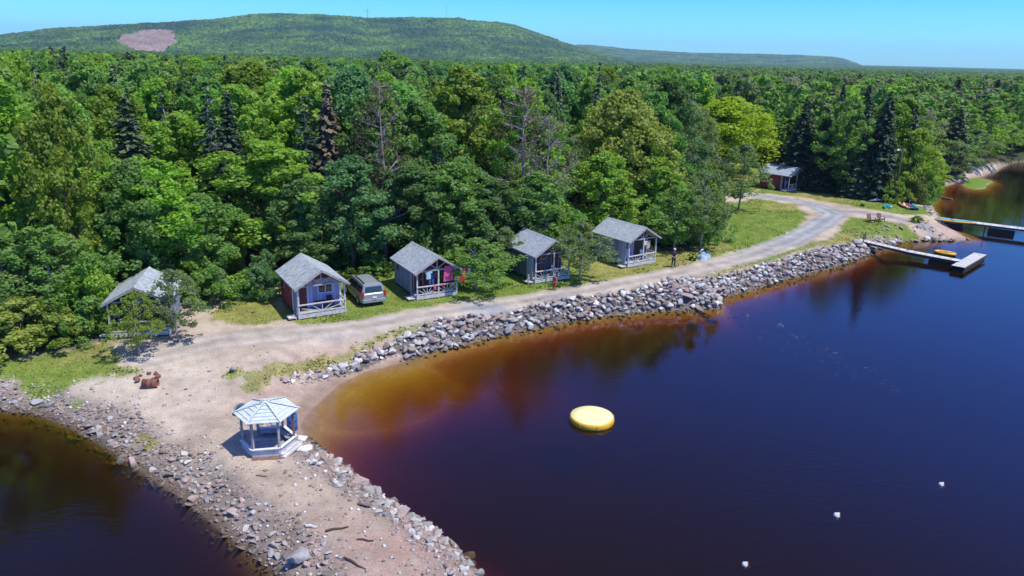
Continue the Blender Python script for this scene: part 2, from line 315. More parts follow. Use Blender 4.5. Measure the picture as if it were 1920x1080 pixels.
def terrain():
    th = np.concatenate([np.arange(-180, -52, 4.), np.arange(-52, 52, .125), np.arange(52, 180, 4.)])*PI/180
    rr = [.5, 6, 11, 15]; r = 17.5
    while r < 240: rr.append(r); r *= 1.0065
    while r < 8800: rr.append(r); r *= 1.035
    rr = np.array(rr); T, Rr = np.meshgrid(th, rr); x = (Rr*np.sin(T)).ravel(); y = (Rr*np.cos(T)).ravel()
    d, b = fields(x, y); z = height(x, y, d, b)
    g, road, f = masks(x, y)
    n1 = fbm(x, y, 3.5, 31); n2 = fbm(x, y, .45, 32, 3); n3 = fbm(x, y, 9, 33)
    C = lambda c: np.array(c)[None, :]
    mix = lambda A, B, t: A*(1-t[:, None])+B*t[:, None]
    col = mix(C((.49, .41, .33)), C((.42, .33, .26)), sm((n1-.35)*3))
    pale = at(200, 705, 1.2); col = mix(col, C((.62, .56, .47)), .8*np.exp(-(((x-pale[0])/7)**2+((y-pale[1])/3.5)**2))*sm((n1-.3)*3))
    edge = sm((2.8-d)/1.5)*(d > -.5)*(y < 44)*(1-sm(b*2)); col = mix(col, C((.23, .19, .165)), edge*.85)
    pinkc = at(760, 1030, .8); col = mix(col, C((.32, .21, .175)), np.clip(.85*np.exp(-(((x-pinkc[0])/3.6)**2+((y-pinkc[1])/2.6)**2))*sm((n2-.3)*3+.3), 0, 1))
    col = mix(col, C((.44, .32, .26)), sm(b*1.2)*sm((7-d)/5)*.8)                    # pink beach
    rg = sm((x-18)/16); rc = mix(C((.44, .385, .335)), C((.33, .34, .35)), rg)
    for p, a, c in GREYP:
        q = at(*p, 1.4); e_ = np.exp(-(((x-q[0])/a)**2+((y-q[1])/.9)**2)**2); rc = mix(rc, C((.27, .28, .31)), e_*.85)
    # the two worn wheel tracks are paler than the middle
    cd_ = segdist(x, y, W2(ROADS[0][0]), False); tr = np.exp(-((cd_-.75)/.35)**2); rc = rc*(.85+.26*(tr*(.5+n1))[:, None])
    col = mix(col, rc, road)
    dry = sm((n3-.42)*4)*.6+.25*sm((n2-.5)*4); gc = mix(C((.15, .225, .035)), C((.33, .28, .10)), np.clip(dry, 0, 1))
    mead = at(400, 590, 1.4); gc = mix(gc, C((.30, .26, .09)), .7*np.exp(-((x-mead[0])**2+(y-mead[1])**2)/60))
    col = mix(col, gc, g)
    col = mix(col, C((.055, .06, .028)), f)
    n4 = fbm(x, y, 1.1, 36, 5); col *= ((.74+.36*n2)+(n4-.5)*.5)[:, None]
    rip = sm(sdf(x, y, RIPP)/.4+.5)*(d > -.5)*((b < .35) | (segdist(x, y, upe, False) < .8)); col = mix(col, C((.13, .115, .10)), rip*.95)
    wet = sm((.28-z)/.22)*(d > -1); col = mix(col, col*C((.55, .48, .42)), wet*(1-.5*b))
    bar = at(1838, 345, 0); col = mix(col, C((.13, .22, .03)), sm((13-np.hypot(x-bar[0], y-bar[1]))/3)*(z > .0)*(d < 0))
    col = mix(col, mix(C((.34, .27, .19)), C((.13, .12, .07)), sm((-9-x+(y-25)*-.55)/2.5)*(y < 46)), sm(-z*4)*(d < 0))
    nc = len(th); V = np.stack([x, y, z], 1); i = np.arange(len(rr)-1)[:, None]*nc; jx = np.arange(nc)[None, :]
    a = (i+jx).ravel(); bb = (i+(jx+1) % nc).ravel(); Fc = np.stack([a, bb, bb+nc, a+nc], 1)[:, ::-1]
    m, n, l = nt('ground_soil')
    va = n.new('ShaderNodeVertexColor'); va.layer_name = 'col'
    nz = noise(n, l, 9, 8, .75); f1 = remap(n, l, nz.outputs[0], .3, .7, .72, 1.25)
    nz2 = noise(n, l, 45, 3, .7); f2 = remap(n, l, nz2.outputs[0], .3, .7, .8, 1.2)
    mm = n.new('ShaderNodeMath'); mm.operation = 'MULTIPLY'; l.new(f1, mm.inputs[0]); l.new(f2, mm.inputs[1])
    cc = n.new('ShaderNodeCombineColor'); [l.new(mm.outputs[0], cc.inputs[k]) for k in range(3)]
    p = n.new('ShaderNodeBsdfPrincipled'); p.inputs['Roughness'].default_value = .95; p.inputs['Specular IOR Level'].default_value = .15
    l.new(rgbmix(n, l, va.outputs[0], cc.outputs[0], 1., 'MULTIPLY'), p.inputs['Base Color'])
    bu = n.new('ShaderNodeBump'); bu.inputs['Strength'].default_value = .6; bu.inputs['Distance'].default_value = .06; l.new(nz.outputs[0], bu.inputs['Height']); l.new(bu.outputs[0], p.inputs['Normal'])
    o = n.new('ShaderNodeOutputMaterial'); l.new(p.outputs[0], o.inputs[0])
    ob = npmesh('ground', V, Fc, m, smooth=True, col=col); tag(ob, kind='structure')
terrain()

# ------------------------------------------------------------------ water
def water():
    m, n, l = nt('tannin_water')
    nz = noise(n, l, 2.2, 3, .5, stretch=(1, 1.6, 1)); nz2 = noise(n, l, .35, 5, .6)
    b = n.new('ShaderNodeBump'); b.inputs['Distance'].default_value = .04; l.new(nz.outputs[0], b.inputs['Height']); nz3 = noise(n, l, .035, 3, .6); l.new(remap(n, l, nz3.outputs[0], .42, .62, .06, .42), b.inputs['Strength'])
    b2 = n.new('ShaderNodeBump'); b2.inputs['Strength'].default_value = .10; b2.inputs['Distance'].default_value = .12; l.new(nz2.outputs[0], b2.inputs['Height']); l.new(b.outputs[0], b2.inputs['Normal'])
    fr = n.new('ShaderNodeFresnel'); fr.inputs[0].default_value = 1.42; l.new(b2.outputs[0], fr.inputs[1])
    gl = n.new('ShaderNodeBsdfGlossy'); gl.inputs['Roughness'].default_value = .05; l.new(b2.outputs[0], gl.inputs['Normal'])
    tr = n.new('ShaderNodeBsdfTransparent'); tr.inputs[0].default_value = (.97, .95, .92, 1)
    df = n.new('ShaderNodeBsdfDiffuse'); df.inputs[0].default_value = (.50, .28, .13, 1)
    mb = n.new('ShaderNodeMixShader'); mb.inputs[0].default_value = .017; l.new(tr.outputs[0], mb.inputs[1]); l.new(df.outputs[0], mb.inputs[2])
    mx_ = n.new('ShaderNodeMixShader'); l.new(fr.outputs[0], mx_.inputs[0]); l.new(mb.outputs[0], mx_.inputs[1]); l.new(gl.outputs[0], mx_.inputs[2])
    va = n.new('ShaderNodeVolumeAbsorption'); va.inputs['Color'].default_value = (.84, .69, .0, 1); va.inputs['Density'].default_value = 3.2
    o = n.new('ShaderNodeOutputMaterial'); l.new(mx_.outputs[0], o.inputs[0]); l.new(va.outputs[0], o.inputs[1])
    k = 9000; V = [(-k, -k, 0), (k, -k, 0), (k, k, 0), (-k, k, 0), (-k, -k, -9), (k, -k, -9), (k, k, -9), (-k, k, -9)]
    ob = npmesh('water', V, [(0, 1, 2, 3), (7, 6, 5, 4), (0, 4, 5, 1), (1, 5, 6, 2), (2, 6, 7, 3), (3, 7, 4, 0)], m); tag(ob, kind='structure')
water()

# ------------------------------------------------------------------ hills
def ray_h(px, py, r):                       # azimuth and height of a skyline pixel at ground range r
    d = fw*F+rt*(px-960)-up*(py-540); hr = math.hypot(d[0], d[1]); return math.atan2(d[0], d[1]), CH+d[2]/hr*r
def hillmat():
    m, n, l = nt('wooded_hillside')
    v = n.new('ShaderNodeTexVoronoi'); v.inputs['Scale'].default_value = .085; t = n.new('ShaderNodeTexCoord'); l.new(t.outputs['Object'], v.inputs['Vector'])
    nz = noise(n, l, .006, 6, .65); nn = noise(n, l, .05, 5, .7)
    s = n.new('ShaderNodeSeparateColor'); l.new(v.outputs['Color'], s.inputs[0]); f = remap(n, l, s.outputs[0], 0, 1)
    c = rgbmix(n, l, (.05, .12, .05), (.14, .24, .06), f); c = rgbmix(n, l, c, (.035, .08, .055), remap(n, l, nz.outputs[0], .42, .6))
    cc = remap(n, l, nn.outputs[0], .3, .7, .6, 1.4); k = n.new('ShaderNodeCombineColor'); [l.new(cc, k.inputs[i]) for i in range(3)]
    c = rgbmix(n, l, c, k.outputs[0], 1., 'MULTIPLY')
    p = n.new('ShaderNodeBsdfPrincipled'); p.inputs['Roughness'].default_value = 1; p.inputs['Specular IOR Level'].default_value = 0; l.new(c, p.inputs['Base Color'])
    b = n.new('ShaderNodeBump'); b.inputs['Strength'].default_value = 1; b.inputs['Distance'].default_value = 9; l.new(v.outputs['Distance'], b.inputs['Height']); b.invert = True; l.new(b.outputs[0], p.inputs['Normal'])
    o = n.new('ShaderNodeOutputMaterial'); l.new(p.outputs[0], o.inputs[0]); return m
HILLM = hillmat(); QUARRY = mat('quarry_rock', (.31, .235, .22), (.17, .125, .125), .95, .02, bump=.8, det=9)
def hill(name, sk, r0_, r1_, r2_, base, seed, step, rows, amp, quarry=None):
    a = np.array([ray_h(p, q, r1_) for p, q in sk]); th = np.arange(a[0, 0], a[-1, 0], step); hp = np.interp(th, a[:, 0], a[:, 1])
    rr = np.concatenate([np.linspace(r0_, r1_, rows), np.linspace(r1_+20, r2_, 8)])
    T, Rr = np.meshgrid(th, rr); x = Rr*np.sin(T); y = Rr*np.cos(T); H = np.tile(hp, (len(rr), 1))
    t = np.where(Rr < r1_, (Rr-r0_)/(r1_-r0_), 1-.5*(Rr-r1_)/(r2_-r1_)); ramp = np.where(Rr < r1_, np.sin(np.clip(t, 0, 1)*PI/2)**1.25, t)
    gul = (fbm(x, y, 420, seed)-.5)*.35*np.sin(np.clip(t, 0, 1)*PI); z = base+(H-base)*np.clip(ramp+gul, 0, 1.0)
    z = z+(rng.random(z.shape)-.5)*amp*sm(t*6)+(fbm(x, y, 60, seed+3)-.5)*amp*1.3*np.clip(t*5, 0, 1)
    nc = len(th); i = np.arange(len(rr)-1)[:, None]*nc; j = np.arange(nc-1)[None, :]; q = (i+j).ravel(); Fc = np.stack([q, q+1, q+1+nc, q+nc], 1)
    V = np.stack([x.ravel(), y.ravel(), z.ravel()], 1); ob = npmesh(name, V, Fc, HILLM, smooth=False); tag(ob, kind='structure')
    if quarry:
        ob.data.materials.append(QUARRY); cen = V[Fc].mean(1); v = cen-CAM; zc = v@fw; X = 960+F*(v@rt)/zc; Y = 540-F*(v@up)/zc
        jj = (fbm(cen[:, 0], cen[:, 1], 60, 77)-.5)*14
        ins = inside(X+jj, Y+jj*.4, quarry); ob.data.polygons.foreach_set('material_index', ins.astype(np.int32))
    return ob
hill('wooded_ridge', [(-700, 108), (-300, 86), (-100, 75), (0, 68), (100, 56), (200, 51), (300, 47), (400, 41), (470, 35), (530, 31), (600, 32), (690, 38), (800, 38), (870, 40), (930, 45), (970, 52), (1010, 65), (1050, 79), (1080, 88), (1110, 97), (1150, 107), (1190, 117)], 1500, 2900, 3500, 0, 41, .0018, 210, 8,
     quarry=[(213, 76), (240, 64), (270, 55), (322, 57), (332, 80), (305, 98), (262, 98), (238, 86)])
hill('far_ridge', [(980, 96), (1040, 90), (1085, 86), (1120, 87), (1180, 93), (1240, 97), (1300, 100), (1380, 101), (1440, 102), (1500, 104), (1560, 107), (1580, 110), (1600, 117), (1616, 123), (1640, 130)], 4200, 6400, 7200, 0, 51, .0012, 90, 8)

# ------------------------------------------------------------------ tree prototypes
def quads(c, nrm, size, asp=1.0, seed=None):
    n = len(c); a = rng.normal(size=(n, 3)); u = np.cross(nrm, a); u /= np.linalg.norm(u, axis=1)[:, None]+1e-9; v = np.cross(nrm, u)
    v /= np.linalg.norm(v, axis=1)[:, None]+1e-9
    s = (size*(.6+.8*rng.random(n)))[:, None] if np.isscalar(size) else size[:, None]
    u = u*s*.5; v = v*s*.5*asp; k = (rng.random((n, 4, 1))*.5+.7)
    P_ = np.stack([c-u*k[:, 0], c-v*k[:, 1], c+u*k[:, 2], c+v*k[:, 3]], 1); return P_.reshape(-1, 3), np.arange(4*n).reshape(n, 4)
def crown_broad(h=14., r=3.4, base=.22, np_=105, per=62, leaf=.36, lump=.30, shape=1.0, flat=.75):
    """crown of leaf clumps: puffs hung on an uneven egg-shaped envelope, some inside it"""
    hc = h*(1-base); zc = h*base
    k = np_; t = rng.random(k)**.75; ph = rng.random(k)*2*PI; ins = rng.random(k)
    prof = np.sin(np.clip(t, .02, .98)**(.8*shape)*PI)**.62; l1 = 1+lump*np.sin(ph*3+rng.random()*6+t*5)+lump*.6*np.sin(ph*5+rng.random()*6-t*9)
    rad = r*prof*l1*np.where(ins < .72, .78+.22*rng.random(k), rng.random(k)*.75)
    c = np.stack([rad*np.cos(ph), rad*np.sin(ph), zc+hc*(.05+.9*t)], 1)
    pr = r*(.13+.14*rng.random(k))*(1-.35*t)
    n = k*per; ci = np.repeat(np.arange(k), per); dv = rng.normal(size=(n, 3)); dv /= np.linalg.norm(dv, axis=1)[:, None]; dv[:, 2] = dv[:, 2]*(flat+.2)+.06
    pos = c[ci]+dv*pr[ci][:, None]*(.55+.55*rng.random(n))[:, None]
    nr = dv*.8+rng.normal(size=(n, 3))*.75+np.array([0, 0, .3]); nr /= np.linalg.norm(nr, axis=1)[:, None]
    return quads(pos, nr, leaf)
def limbs(mb, h, base, r, n=9, tr=.17):
    pts = [(0, 0, -.4)]; x = y = 0
    for i in range(1, 7): x += random.uniform(-.15, .15); y += random.uniform(-.15, .15); pts.append((x, y, h*.86*i/6))
    mb.tube(pts, [tr*(1-i/7.5)+.02 for i in range(7)], 7)
    for i in range(n):
        t = random.uniform(base, .75); j = min(int(t/.86*6), 5); p = Vector(pts[j]).lerp(Vector(pts[j+1]), t/.86*6-j); a = random.random()*2*PI; L = r*random.uniform(.5, .85)*(1.15-t*.6)
        q = p+Vector((math.cos(a)*L*.5, math.sin(a)*L*.5, L*.35)); w = p+Vector((math.cos(a+.2)*L, math.sin(a+.2)*L, L*.75)); mb.tube([p, q, w], [tr*.38, tr*.22, .02], 5)
    return mb
def crown_spruce(h=15., r=2.7, nb=34, leaf=.42, dens=1.0, droop=.28, step=.125):
    cs = []; ns = []; sz = []
    for i in range(nb):
        t = i/nb; z = h*(.06+.93*t); rr = r*(1-t)**.85*(.82+.3*random.random())+.12; k = max(4, int(10*(1-t)+4))
        for j in range(k):
            if random.random() > dens: continue
            a = 2*PI*(j+random.random()*.7)/k; L = rr*random.uniform(.7, 1.12); m = max(3 if step < .3 else 2, int(L/step))
            for q in range(m):
                s = (q+1)/m; w = .30*s*(1.15-s)*L
                for sg in (-1, 0, 1):
                    cs.append((math.cos(a)*L*s-math.sin(a)*w*sg*1.3, math.sin(a)*L*s+math.cos(a)*w*sg*1.3, z-droop*L*s*s+.10*L*s+random.uniform(-.1, .1)))
                    ns.append((math.cos(a)*.45+random.gauss(0, .4), math.sin(a)*.45+random.gauss(0, .4), .8)); sz.append(leaf*random.uniform(.6, 1.2))
    ns = np.array(ns); ns /= np.linalg.norm(ns, axis=1)[:, None]
    return quads(np.array(cs), ns, np.array(sz), .8)
def bare_tree(mb, h=12., r=3., depth=4):
    def br(p, d, L, rad, k):
        q = p+d*L*.5+Vector((random.gauss(0, .06), random.gauss(0, .06), 0))*L; e_ = q+(d+Vector((random.gauss(0, .2), random.gauss(0, .2), .05))).normalized()*L*.5
        mb.tube([p, q, e_], [rad, rad*.8, rad*.62], 5 if k > 2 else 4, cap=False)
        if k == 0: return
        for i in range(4 if k > 1 else 3):
            a = random.random()*2*PI; s = random.uniform(.35, 1); o = p.lerp(e_, s); nd = (d*.55+Vector((math.cos(a), math.sin(a), random.uniform(-.05, .55)))).normalized()
            br(o, nd, L*random.uniform(.42, .62), rad*.5, k-1)
    p = Vector((0, 0, -.3)); d = Vector((0, 0, 1)); top = None
    pts = [Vector((random.gauss(0, .12), random.gauss(0, .12), h*i/6-.3*(i == 0))) for i in range(7)]
    mb.tube(pts, [.15, .14, .12, .10, .075, .05, .02], 7)
    for i in range(26):
        t = random.uniform(.2, .97); j = min(int(t*6), 5); o = pts[j].lerp(pts[j+1], t*6-j); a = random.random()*2*PI
        br(o, Vector((math.cos(a), math.sin(a), random.uniform(.1, .7))).normalized(), r*(1.15-t*.8)*random.uniform(.5, .8), .055*(1.2-t*.6), 2)
    return mb
PR = {}
def proto(key, crown, trunkmb, cm, tm):
    V, Fc = crown; c = npmesh('crown', V, Fc, cm, link=False).data if V is not None else None
    t = trunkmb.build('trunk', tm, smooth=True); td = t.data; bpy.data.objects.remove(t); PR.setdefault(key, []).append((c, td))
for i in range(7): proto('broad', crown_broad(14, 3.4, random.uniform(.06, .16), 165, 92, .255, random.uniform(.18, .36), random.uniform(.8, 1.25)), limbs(MB(), 14, .25, 3.2), LEAF, BARK)
for i in range(3): proto('airy', crown_broad(12, 3.2, .16, 110, 62, .22, .35, 1.0), limbs(MB(), 12, .2, 3.2, 14, .12), LEAF, BIRCH)
for i in range(3): proto('round', crown_broad(12, 4.4, .08, 260, 74, .25, .14, .85, .6), limbs(MB(), 12, .2, 4, 10), LEAF, BARK)
for i in range(4): proto('spruce', crown_spruce(15, 2.7+.4*(i % 2), 38, .44), MB().tube([(0, 0, -.3), (0, 0, 7), (0, 0, 14.4)], [.2, .13, .03], 7), NEEDLE, BARK)
for i in range(2): proto('thinspruce', crown_spruce(14, 2.2, 30, .36, .55), bare_tree(MB(), 13.5, 2.0), NEEDLE, GREYBARK)
for i in range(3):
    V, Fc = crown_broad(12, 3.0, .38, 80, 34, .12, .3, 1.); proto('dead', (V, Fc), bare_tree(MB(), 12, 3.4), LEAF, GREYBARK)
for i in range(3): proto('bush', crown_broad(3.2, 2.0, -.02, 70, 80, .18, .25, .7, .8), limbs(MB(), 2.8, .1, 1.6, 7, .06), LEAF, BARK)
BASEH = dict(broad=(14, 3.4), airy=(12, 3.2), round=(12, 4.4), spruce=(15, 2.8), thinspruce=(14, 2.4), dead=(12, 3.2), bush=(3.2, 2.0))
TREES = []
def plant(kind, x, y, h, r, col, label, group=None, rot=None, z=None, name=None, cat='tree', variant=None):
    hh, rr = BASEH[kind]; c, t = PR[kind][variant if variant is not None else random.randrange(len(PR[kind]))]
    nm = name or {'spruce': 'spruce_tree', 'thinspruce': 'spruce_tree', 'dead': 'bare_tree', 'bush': 'shrub'}.get(kind, 'broadleaf_tree')
    ro = empty(nm, (x, y, hz(x, y)-.05 if z is None else z), random.random()*2*PI if rot is None else rot); ro.scale = (r/rr, r/rr*random.uniform(.93, 1.07), h/hh)
    if kind == 'bush': cat = 'shrub'
    tag(ro, label, cat, group); a = bpy.data.objects.new('trunk', t); COL.objects.link(a); a.parent = ro
    b = bpy.data.objects.new('crown', c); COL.objects.link(b); b.parent = ro; b.color = (*col, 1)
    TREES.append((x, y, r if h > 12 or kind == 'bush' else .4*r-1)); return ro
# albedos of the foliage kinds in the photograph
BR = (.23, .36, .055); MG = (.175, .295, .075); DG = (.125, .21, .07); BG = (.13, .25, .10); OL = (.21, .28, .05); LI = (.31, .40, .03); YO = (.30, .34, .08); GG = (.19, .25, .11); SP = (.036, .066, .036); SG = (.085, .125, .06); BN = (.155, .125, .085); GY = (.24, .22, .19)
TREEF = []
exec_trees = True
def ftree(kind, px, top, y, r, col, label, **k):
    if top >= 250 and y < 76: y -= 3.2
    p = at_y(px, top, y); z = hz(p[0], y); plant(kind, p[0], y, max(p[2]-z, 2.), r, col, label, **k)
def btree(kind, px, py, top, r, col, label, dx=0, **k):   # by the pixel of its base
    g = gnd(px, py); q = at_y(px+dx, top, g.y); plant(kind, g.x, g.y, q[2]-g.z, r, col, label, z=g.z-.05, **k)
# front row, left to right
btree('bush', 45, 648, 560, 3.0, YO, 'yellow green bush at the far left of the grass, beside the rocky bank')
btree('bush', 120, 640, 575, 2.3, OL, 'olive green bush second from the left edge above the grass')
btree('bush', 178, 632, 555, 2.2, MG, 'green leafy bush against the left side of the leftmost cabin')
btree('airy', 20, 600, 430, 3.4, GG, 'grey green loose tree at the left edge behind the yellow green bush')
btree('airy', 110, 610, 420, 3.3, MG, 'slim pale trunked tree left of the leftmost cabin')
btree('airy', 262, 668, 545, 1.5, OL, 'small yellow green tree standing right in front of the leftmost cabin', variant=0)
btree('airy', 335, 640, 502, 1.65, GG, 'grey green young tree at the right front corner of the leftmost cabin', dx=30, variant=1)
btree('bush', 405, 572, 500, 2.2, MG, 'round green bush right of the leftmost cabin, by the narrow forest path')
btree('bush', 470, 556, 505, 1.9, BR, 'bright green bush between the forest path and the red walled cabin')
btree('bush', 498, 558, 490, 1.8, BG, 'dark green bush touching the left side of the red walled cabin')
btree('bush', 705, 512, 478, 1.8, MG, 'low green bush straight behind the silver minivan')
btree('airy', 893, 546, 445, 2.9, MG, 'leafy tree standing right of the cabin with the clothes line')
btree('airy', 942, 512, 425, 2.1, GG, 'grey green small tree overhanging the left eave of the dark grey cabin')
btree('airy', 1086, 526, 412, 2.35, GG, 'round leafy tree between the dark grey cabin and the blue walled cabin')
btree('airy', 1262, 470, 345, 3.0, MG, 'green tree just right of the blue walled cabin')
btree('airy', 1312, 468, 318, 3.0, GG, 'full green tree behind the pale blue pile at the edge of the lawn')
btree('bush', 1325, 455, 385, 2.4, MG, 'low green bush hanging over the left edge of the lawn')
btree('airy', 1384, 394, 266, 3.1, GG, 'grey green tree standing alone on the lawn near the far cabins', dx=26)
btree('airy', 1332, 364, 326, 1.6, MG, 'green tree left of the lone lawn tree, under the far cabin roof')
btree('spruce', 1492, 352, 180, 3.4, SP, 'tall dark spruce directly behind the far red cabin')
btree('spruce', 1530, 357, 195, 3.0, SP, 'dark spruce just right of the far red cabin')
btree('broad', 1570, 362, 178, 3.8, MG, 'tall green broadleaf tree between two dark spruces by the far road')
btree('spruce', 1604, 369, 230, 2.5, SG, 'shorter grey green spruce left of the tallest dark spruce')
btree('spruce', 1638, 372, 164, 3.1, SP, 'tallest dark spruce standing left of the utility pole')
btree('broad', 1590, 366, 275, 3.0, DG, 'low dark broadleaf tree in front of the spruces by the far road')
btree('airy', 1712, 370, 268, 3.2, BR, 'bright yellow green tree right of the utility pole above the kayaks')
btree('airy', 1742, 364, 300, 2.8, LI, 'pale lime bushy tree above the far beach')
btree('bush', 1717, 427, 404, .95, OL, 'small round bush on the point between the two docks')
btree('airy', 1778, 340, 262, 4.2, GG, 'grey green tree above the grass of the far beach')
btree('airy', 1815, 326, 240, 4.5, GG, 'grey leaning tree over the end of the far beach')
btree('spruce', 1778, 335, 196, 3.4, SG, 'dark green spruce behind the trees of the far beach')
btree('dead', 1712, 352, 203, 4.0, GY, 'grey bare tree standing behind the utility pole')
btree('spruce', 1690, 366, 190, 2.4, SG, 'slim spruce behind the top of the utility pole')
btree('airy', 1845, 312, 200, 5.2, BR, 'light green rounded tree near the right edge above the far shore')
btree('dead', 1890, 300, 190, 6.0, GY, 'large grey half bare tree at the right edge of the far shore')
btree('spruce', 1912, 298, 240, 3.4, SP, 'dark low evergreen overhanging the water at the right edge')
ftree('spruce', 1800, 145, 190, 4.6, SP, 'dark wide crowned pine on the right skyline, left one of two')
ftree('spruce', 1874, 146, 200, 4.8, SP, 'dark wide crowned pine on the right skyline, right one of two')
# forest trees that can be picked out
ftree('spruce', 232, 168, 66, 3.6, SG, 'big grey green spruce in the left forest, dark against bright maples')
ftree('broad', 492, 258, 67, 5.0, BR, 'big bright green maple left of and above the red walled cabin')
ftree('broad', 330, 205, 72, 4.2, BR, 'bright green tree right of the big grey green spruce')
ftree('spruce', 422, 165, 71, 3.0, SP, 'dark spruce between two bright green trees in the left forest')
ftree('broad', 100, 300, 60, 4.4, BR, 'bright green tree above the yellow green bush on the left')
ftree('broad', 80, 195, 78, 5.0, MG, 'green rounded tree high in the left forest near the edge')
ftree('broad', 20, 265, 63, 4.4, DG, 'dull green tree at the left edge of the forest')
ftree('broad', 195, 330, 62, 3.4, MG, 'green tree behind the leftmost cabin, below the big spruce')
ftree('spruce', 255, 330, 64, 3.2, SG, 'grey green young spruce directly above the leftmost cabin roof')
ftree('broad', 370, 360, 61, 3.2, MG, 'green tree above the narrow forest path')
ftree('spruce', 610, 148, 71, 2.7, BN, 'brown topped spruce left of the brown dead tree')
ftree('thinspruce', 570, 168, 70, 2.8, SP, 'dark thin spruce left of the brown topped spruce')
ftree('dead', 712, 148, 66.5, 3.6, BN, 'dead tree with a fan of brown twigs above the minivan')
ftree('broad', 655, 288, 67, 3.8, BG, 'blue green tree behind the silver minivan')
ftree('broad', 770, 300, 69, 3.8, DG, 'dark green tree behind the cabin with the clothes line')
ftree('broad', 855, 300, 70, 3.6, MG, 'green tree right above the cabin with the clothes line')
ftree('broad', 860, 115, 80, 5.4, OL, 'olive green broad crown on the skyline right of the dead tree')
ftree('thinspruce', 820, 255, 74, 2.4, BN, 'brown tinged thin spruce behind the clothes line cabin')
ftree('dead', 985, 160, 71.5, 4.4, BN, 'brown dead tree with bare grey trunk above the dark grey cabin')
ftree('dead', 1030, 215, 70.5, 3.2, GY, 'grey bare tree beside the brown dead one above the dark grey cabin')
ftree('round', 1172, 163, 84, 5.6, YO, 'large domed yellow olive tree above the blue walled cabin')
ftree('round', 1375, 178, 128, 8.2, LI, 'large domed lime green tree left of the dark spruces')
ftree('round', 1290, 185, 118, 5.6, GG, 'grey green domed tree between the yellow olive and lime domes')
ftree('broad', 465, 104, 90, 6.6, OL, 'yellow green crown on the left skyline below the quarry')
ftree('broad', 238, 96, 130, 6.5, DG, 'dark green rounded crown on the skyline under the quarry')
ftree('broad', 1130, 278, 76, 3.8, BR, 'bright green tree behind the gap left of the blue walled cabin')
ftree('broad', 1225, 290, 82, 3.8, BR, 'bright green tree right above the blue walled cabin')
ftree('broad', 1010, 318, 72, 3.4, MG, 'green tree straight behind the dark grey cabin')
ftree('broad', 930, 330, 70, 3.2, DG, 'dark tree between the clothes line cabin and the dark grey cabin')
ftree('dead', 1300, 250, 96, 3.0, GY, 'small grey bare tree left of the far cabin roof')
ftree('broad', 560, 330, 65, 3.2, DG, 'dark green tree right behind the red walled cabin')
ftree('broad', 735, 92, 120, 6.0, MG, 'green crown poking above the middle of the skyline')
# fill the forest
ZONES = [(-9999, 210, 'at the far left edge'), (210, 430, 'behind the leftmost cabin'), (430, 660, 'behind the red walled cabin'), (660, 900, 'behind the clothes line cabin'), (900, 1100, 'behind the dark grey cabin'), (1100, 1330, 'behind the blue walled cabin'), (1330, 1540, 'around the far cabins'), (1540, 1740, 'behind the utility pole'), (1740, 9999, 'above the far shore')]
def zone(px):
    for a, b, s in ZONES:
        if a <= px < b: return s
CAB = dict(c1=[-24.72, 46.55, .25, 1.84, 4.3, 2.54, 3.53], c2=[-13.78, 51.45, .54, 1.76, 4.85, 2.49, 3.56], c3=[-5.92, 56.43, .52, 1.74, 4.85, 2.38, 3.42], c4=[3.45, 61.75, .54, 1.76, 4.6, 2.58, 3.69], c5=[12.1, 67.68, .63, 1.8, 4.7, 2.62, 3.66], c6=[42.45, 112.5, .70, 2.05, 4.9, 2.45, 3.44])
_p7 = at(1337, 312, 3.4); CAB['c7'] = [_p7[0]+.2, _p7[1]-1, .55, 2.0, 4.8, 2.5, 3.5]
def incab(x, y, m=1.2):
    for c in CAB.values():
        u = np.array([math.cos(c[2]), math.sin(c[2])]); v = np.array([-u[1], u[0]]); dx, dy = x-c[0], y-c[1]; a = dx*u[0]+dy*u[1]; b = dx*v[0]+dy*v[1]
        if abs(a) < c[3]+m and -2.5 < b < c[4]+m: return True
    return False
def blocks(px, top, y):                      # keep cabin 6/7 roofs and the clearing in view
    return 1308 < px < 1520 and y < 130 and top < 352
cand = []
for gy in np.arange(40, 330, 4.6):
    st = 4.6+max(0, gy-130)*.012
    for gx in np.arange(-gy*.85-20, gy*.85+20, st):
        cand.append((gx+random.uniform(-1.7, 1.7), gy+random.uniform(-1.7, 1.7)))
cand = np.array(cand); fs = sdf(cand[:, 0], cand[:, 1], FOREST); ok = cand[(fs > 1.4)]; fsd = fs[fs > 1.4]
keep = []
for (x, y), f_ in zip(ok, fsd):
    if incab(x, y, 1.8): continue
    if any((x-a)**2+(y-b)**2 < (.62*(r_+3))**2 for a, b, r_ in TREES): continue
    keep.append((x, y, f_))
PATHX = at(428, 552, 1.4)
inds = []; far = []
CLEAR = [(1095, 1250, 262, 84), (1285, 1445, 245, 118), (678, 746, 290, 66), (955, 1040, 300, 71), (190, 275, 290, 66), (395, 448, 260, 71), (590, 640, 250, 71), (790, 930, 200, 80), (395, 540, 150, 90), (1470, 1550, 300, 116), (1600, 1665, 300, 106), (1320, 1345, 300, 120)]
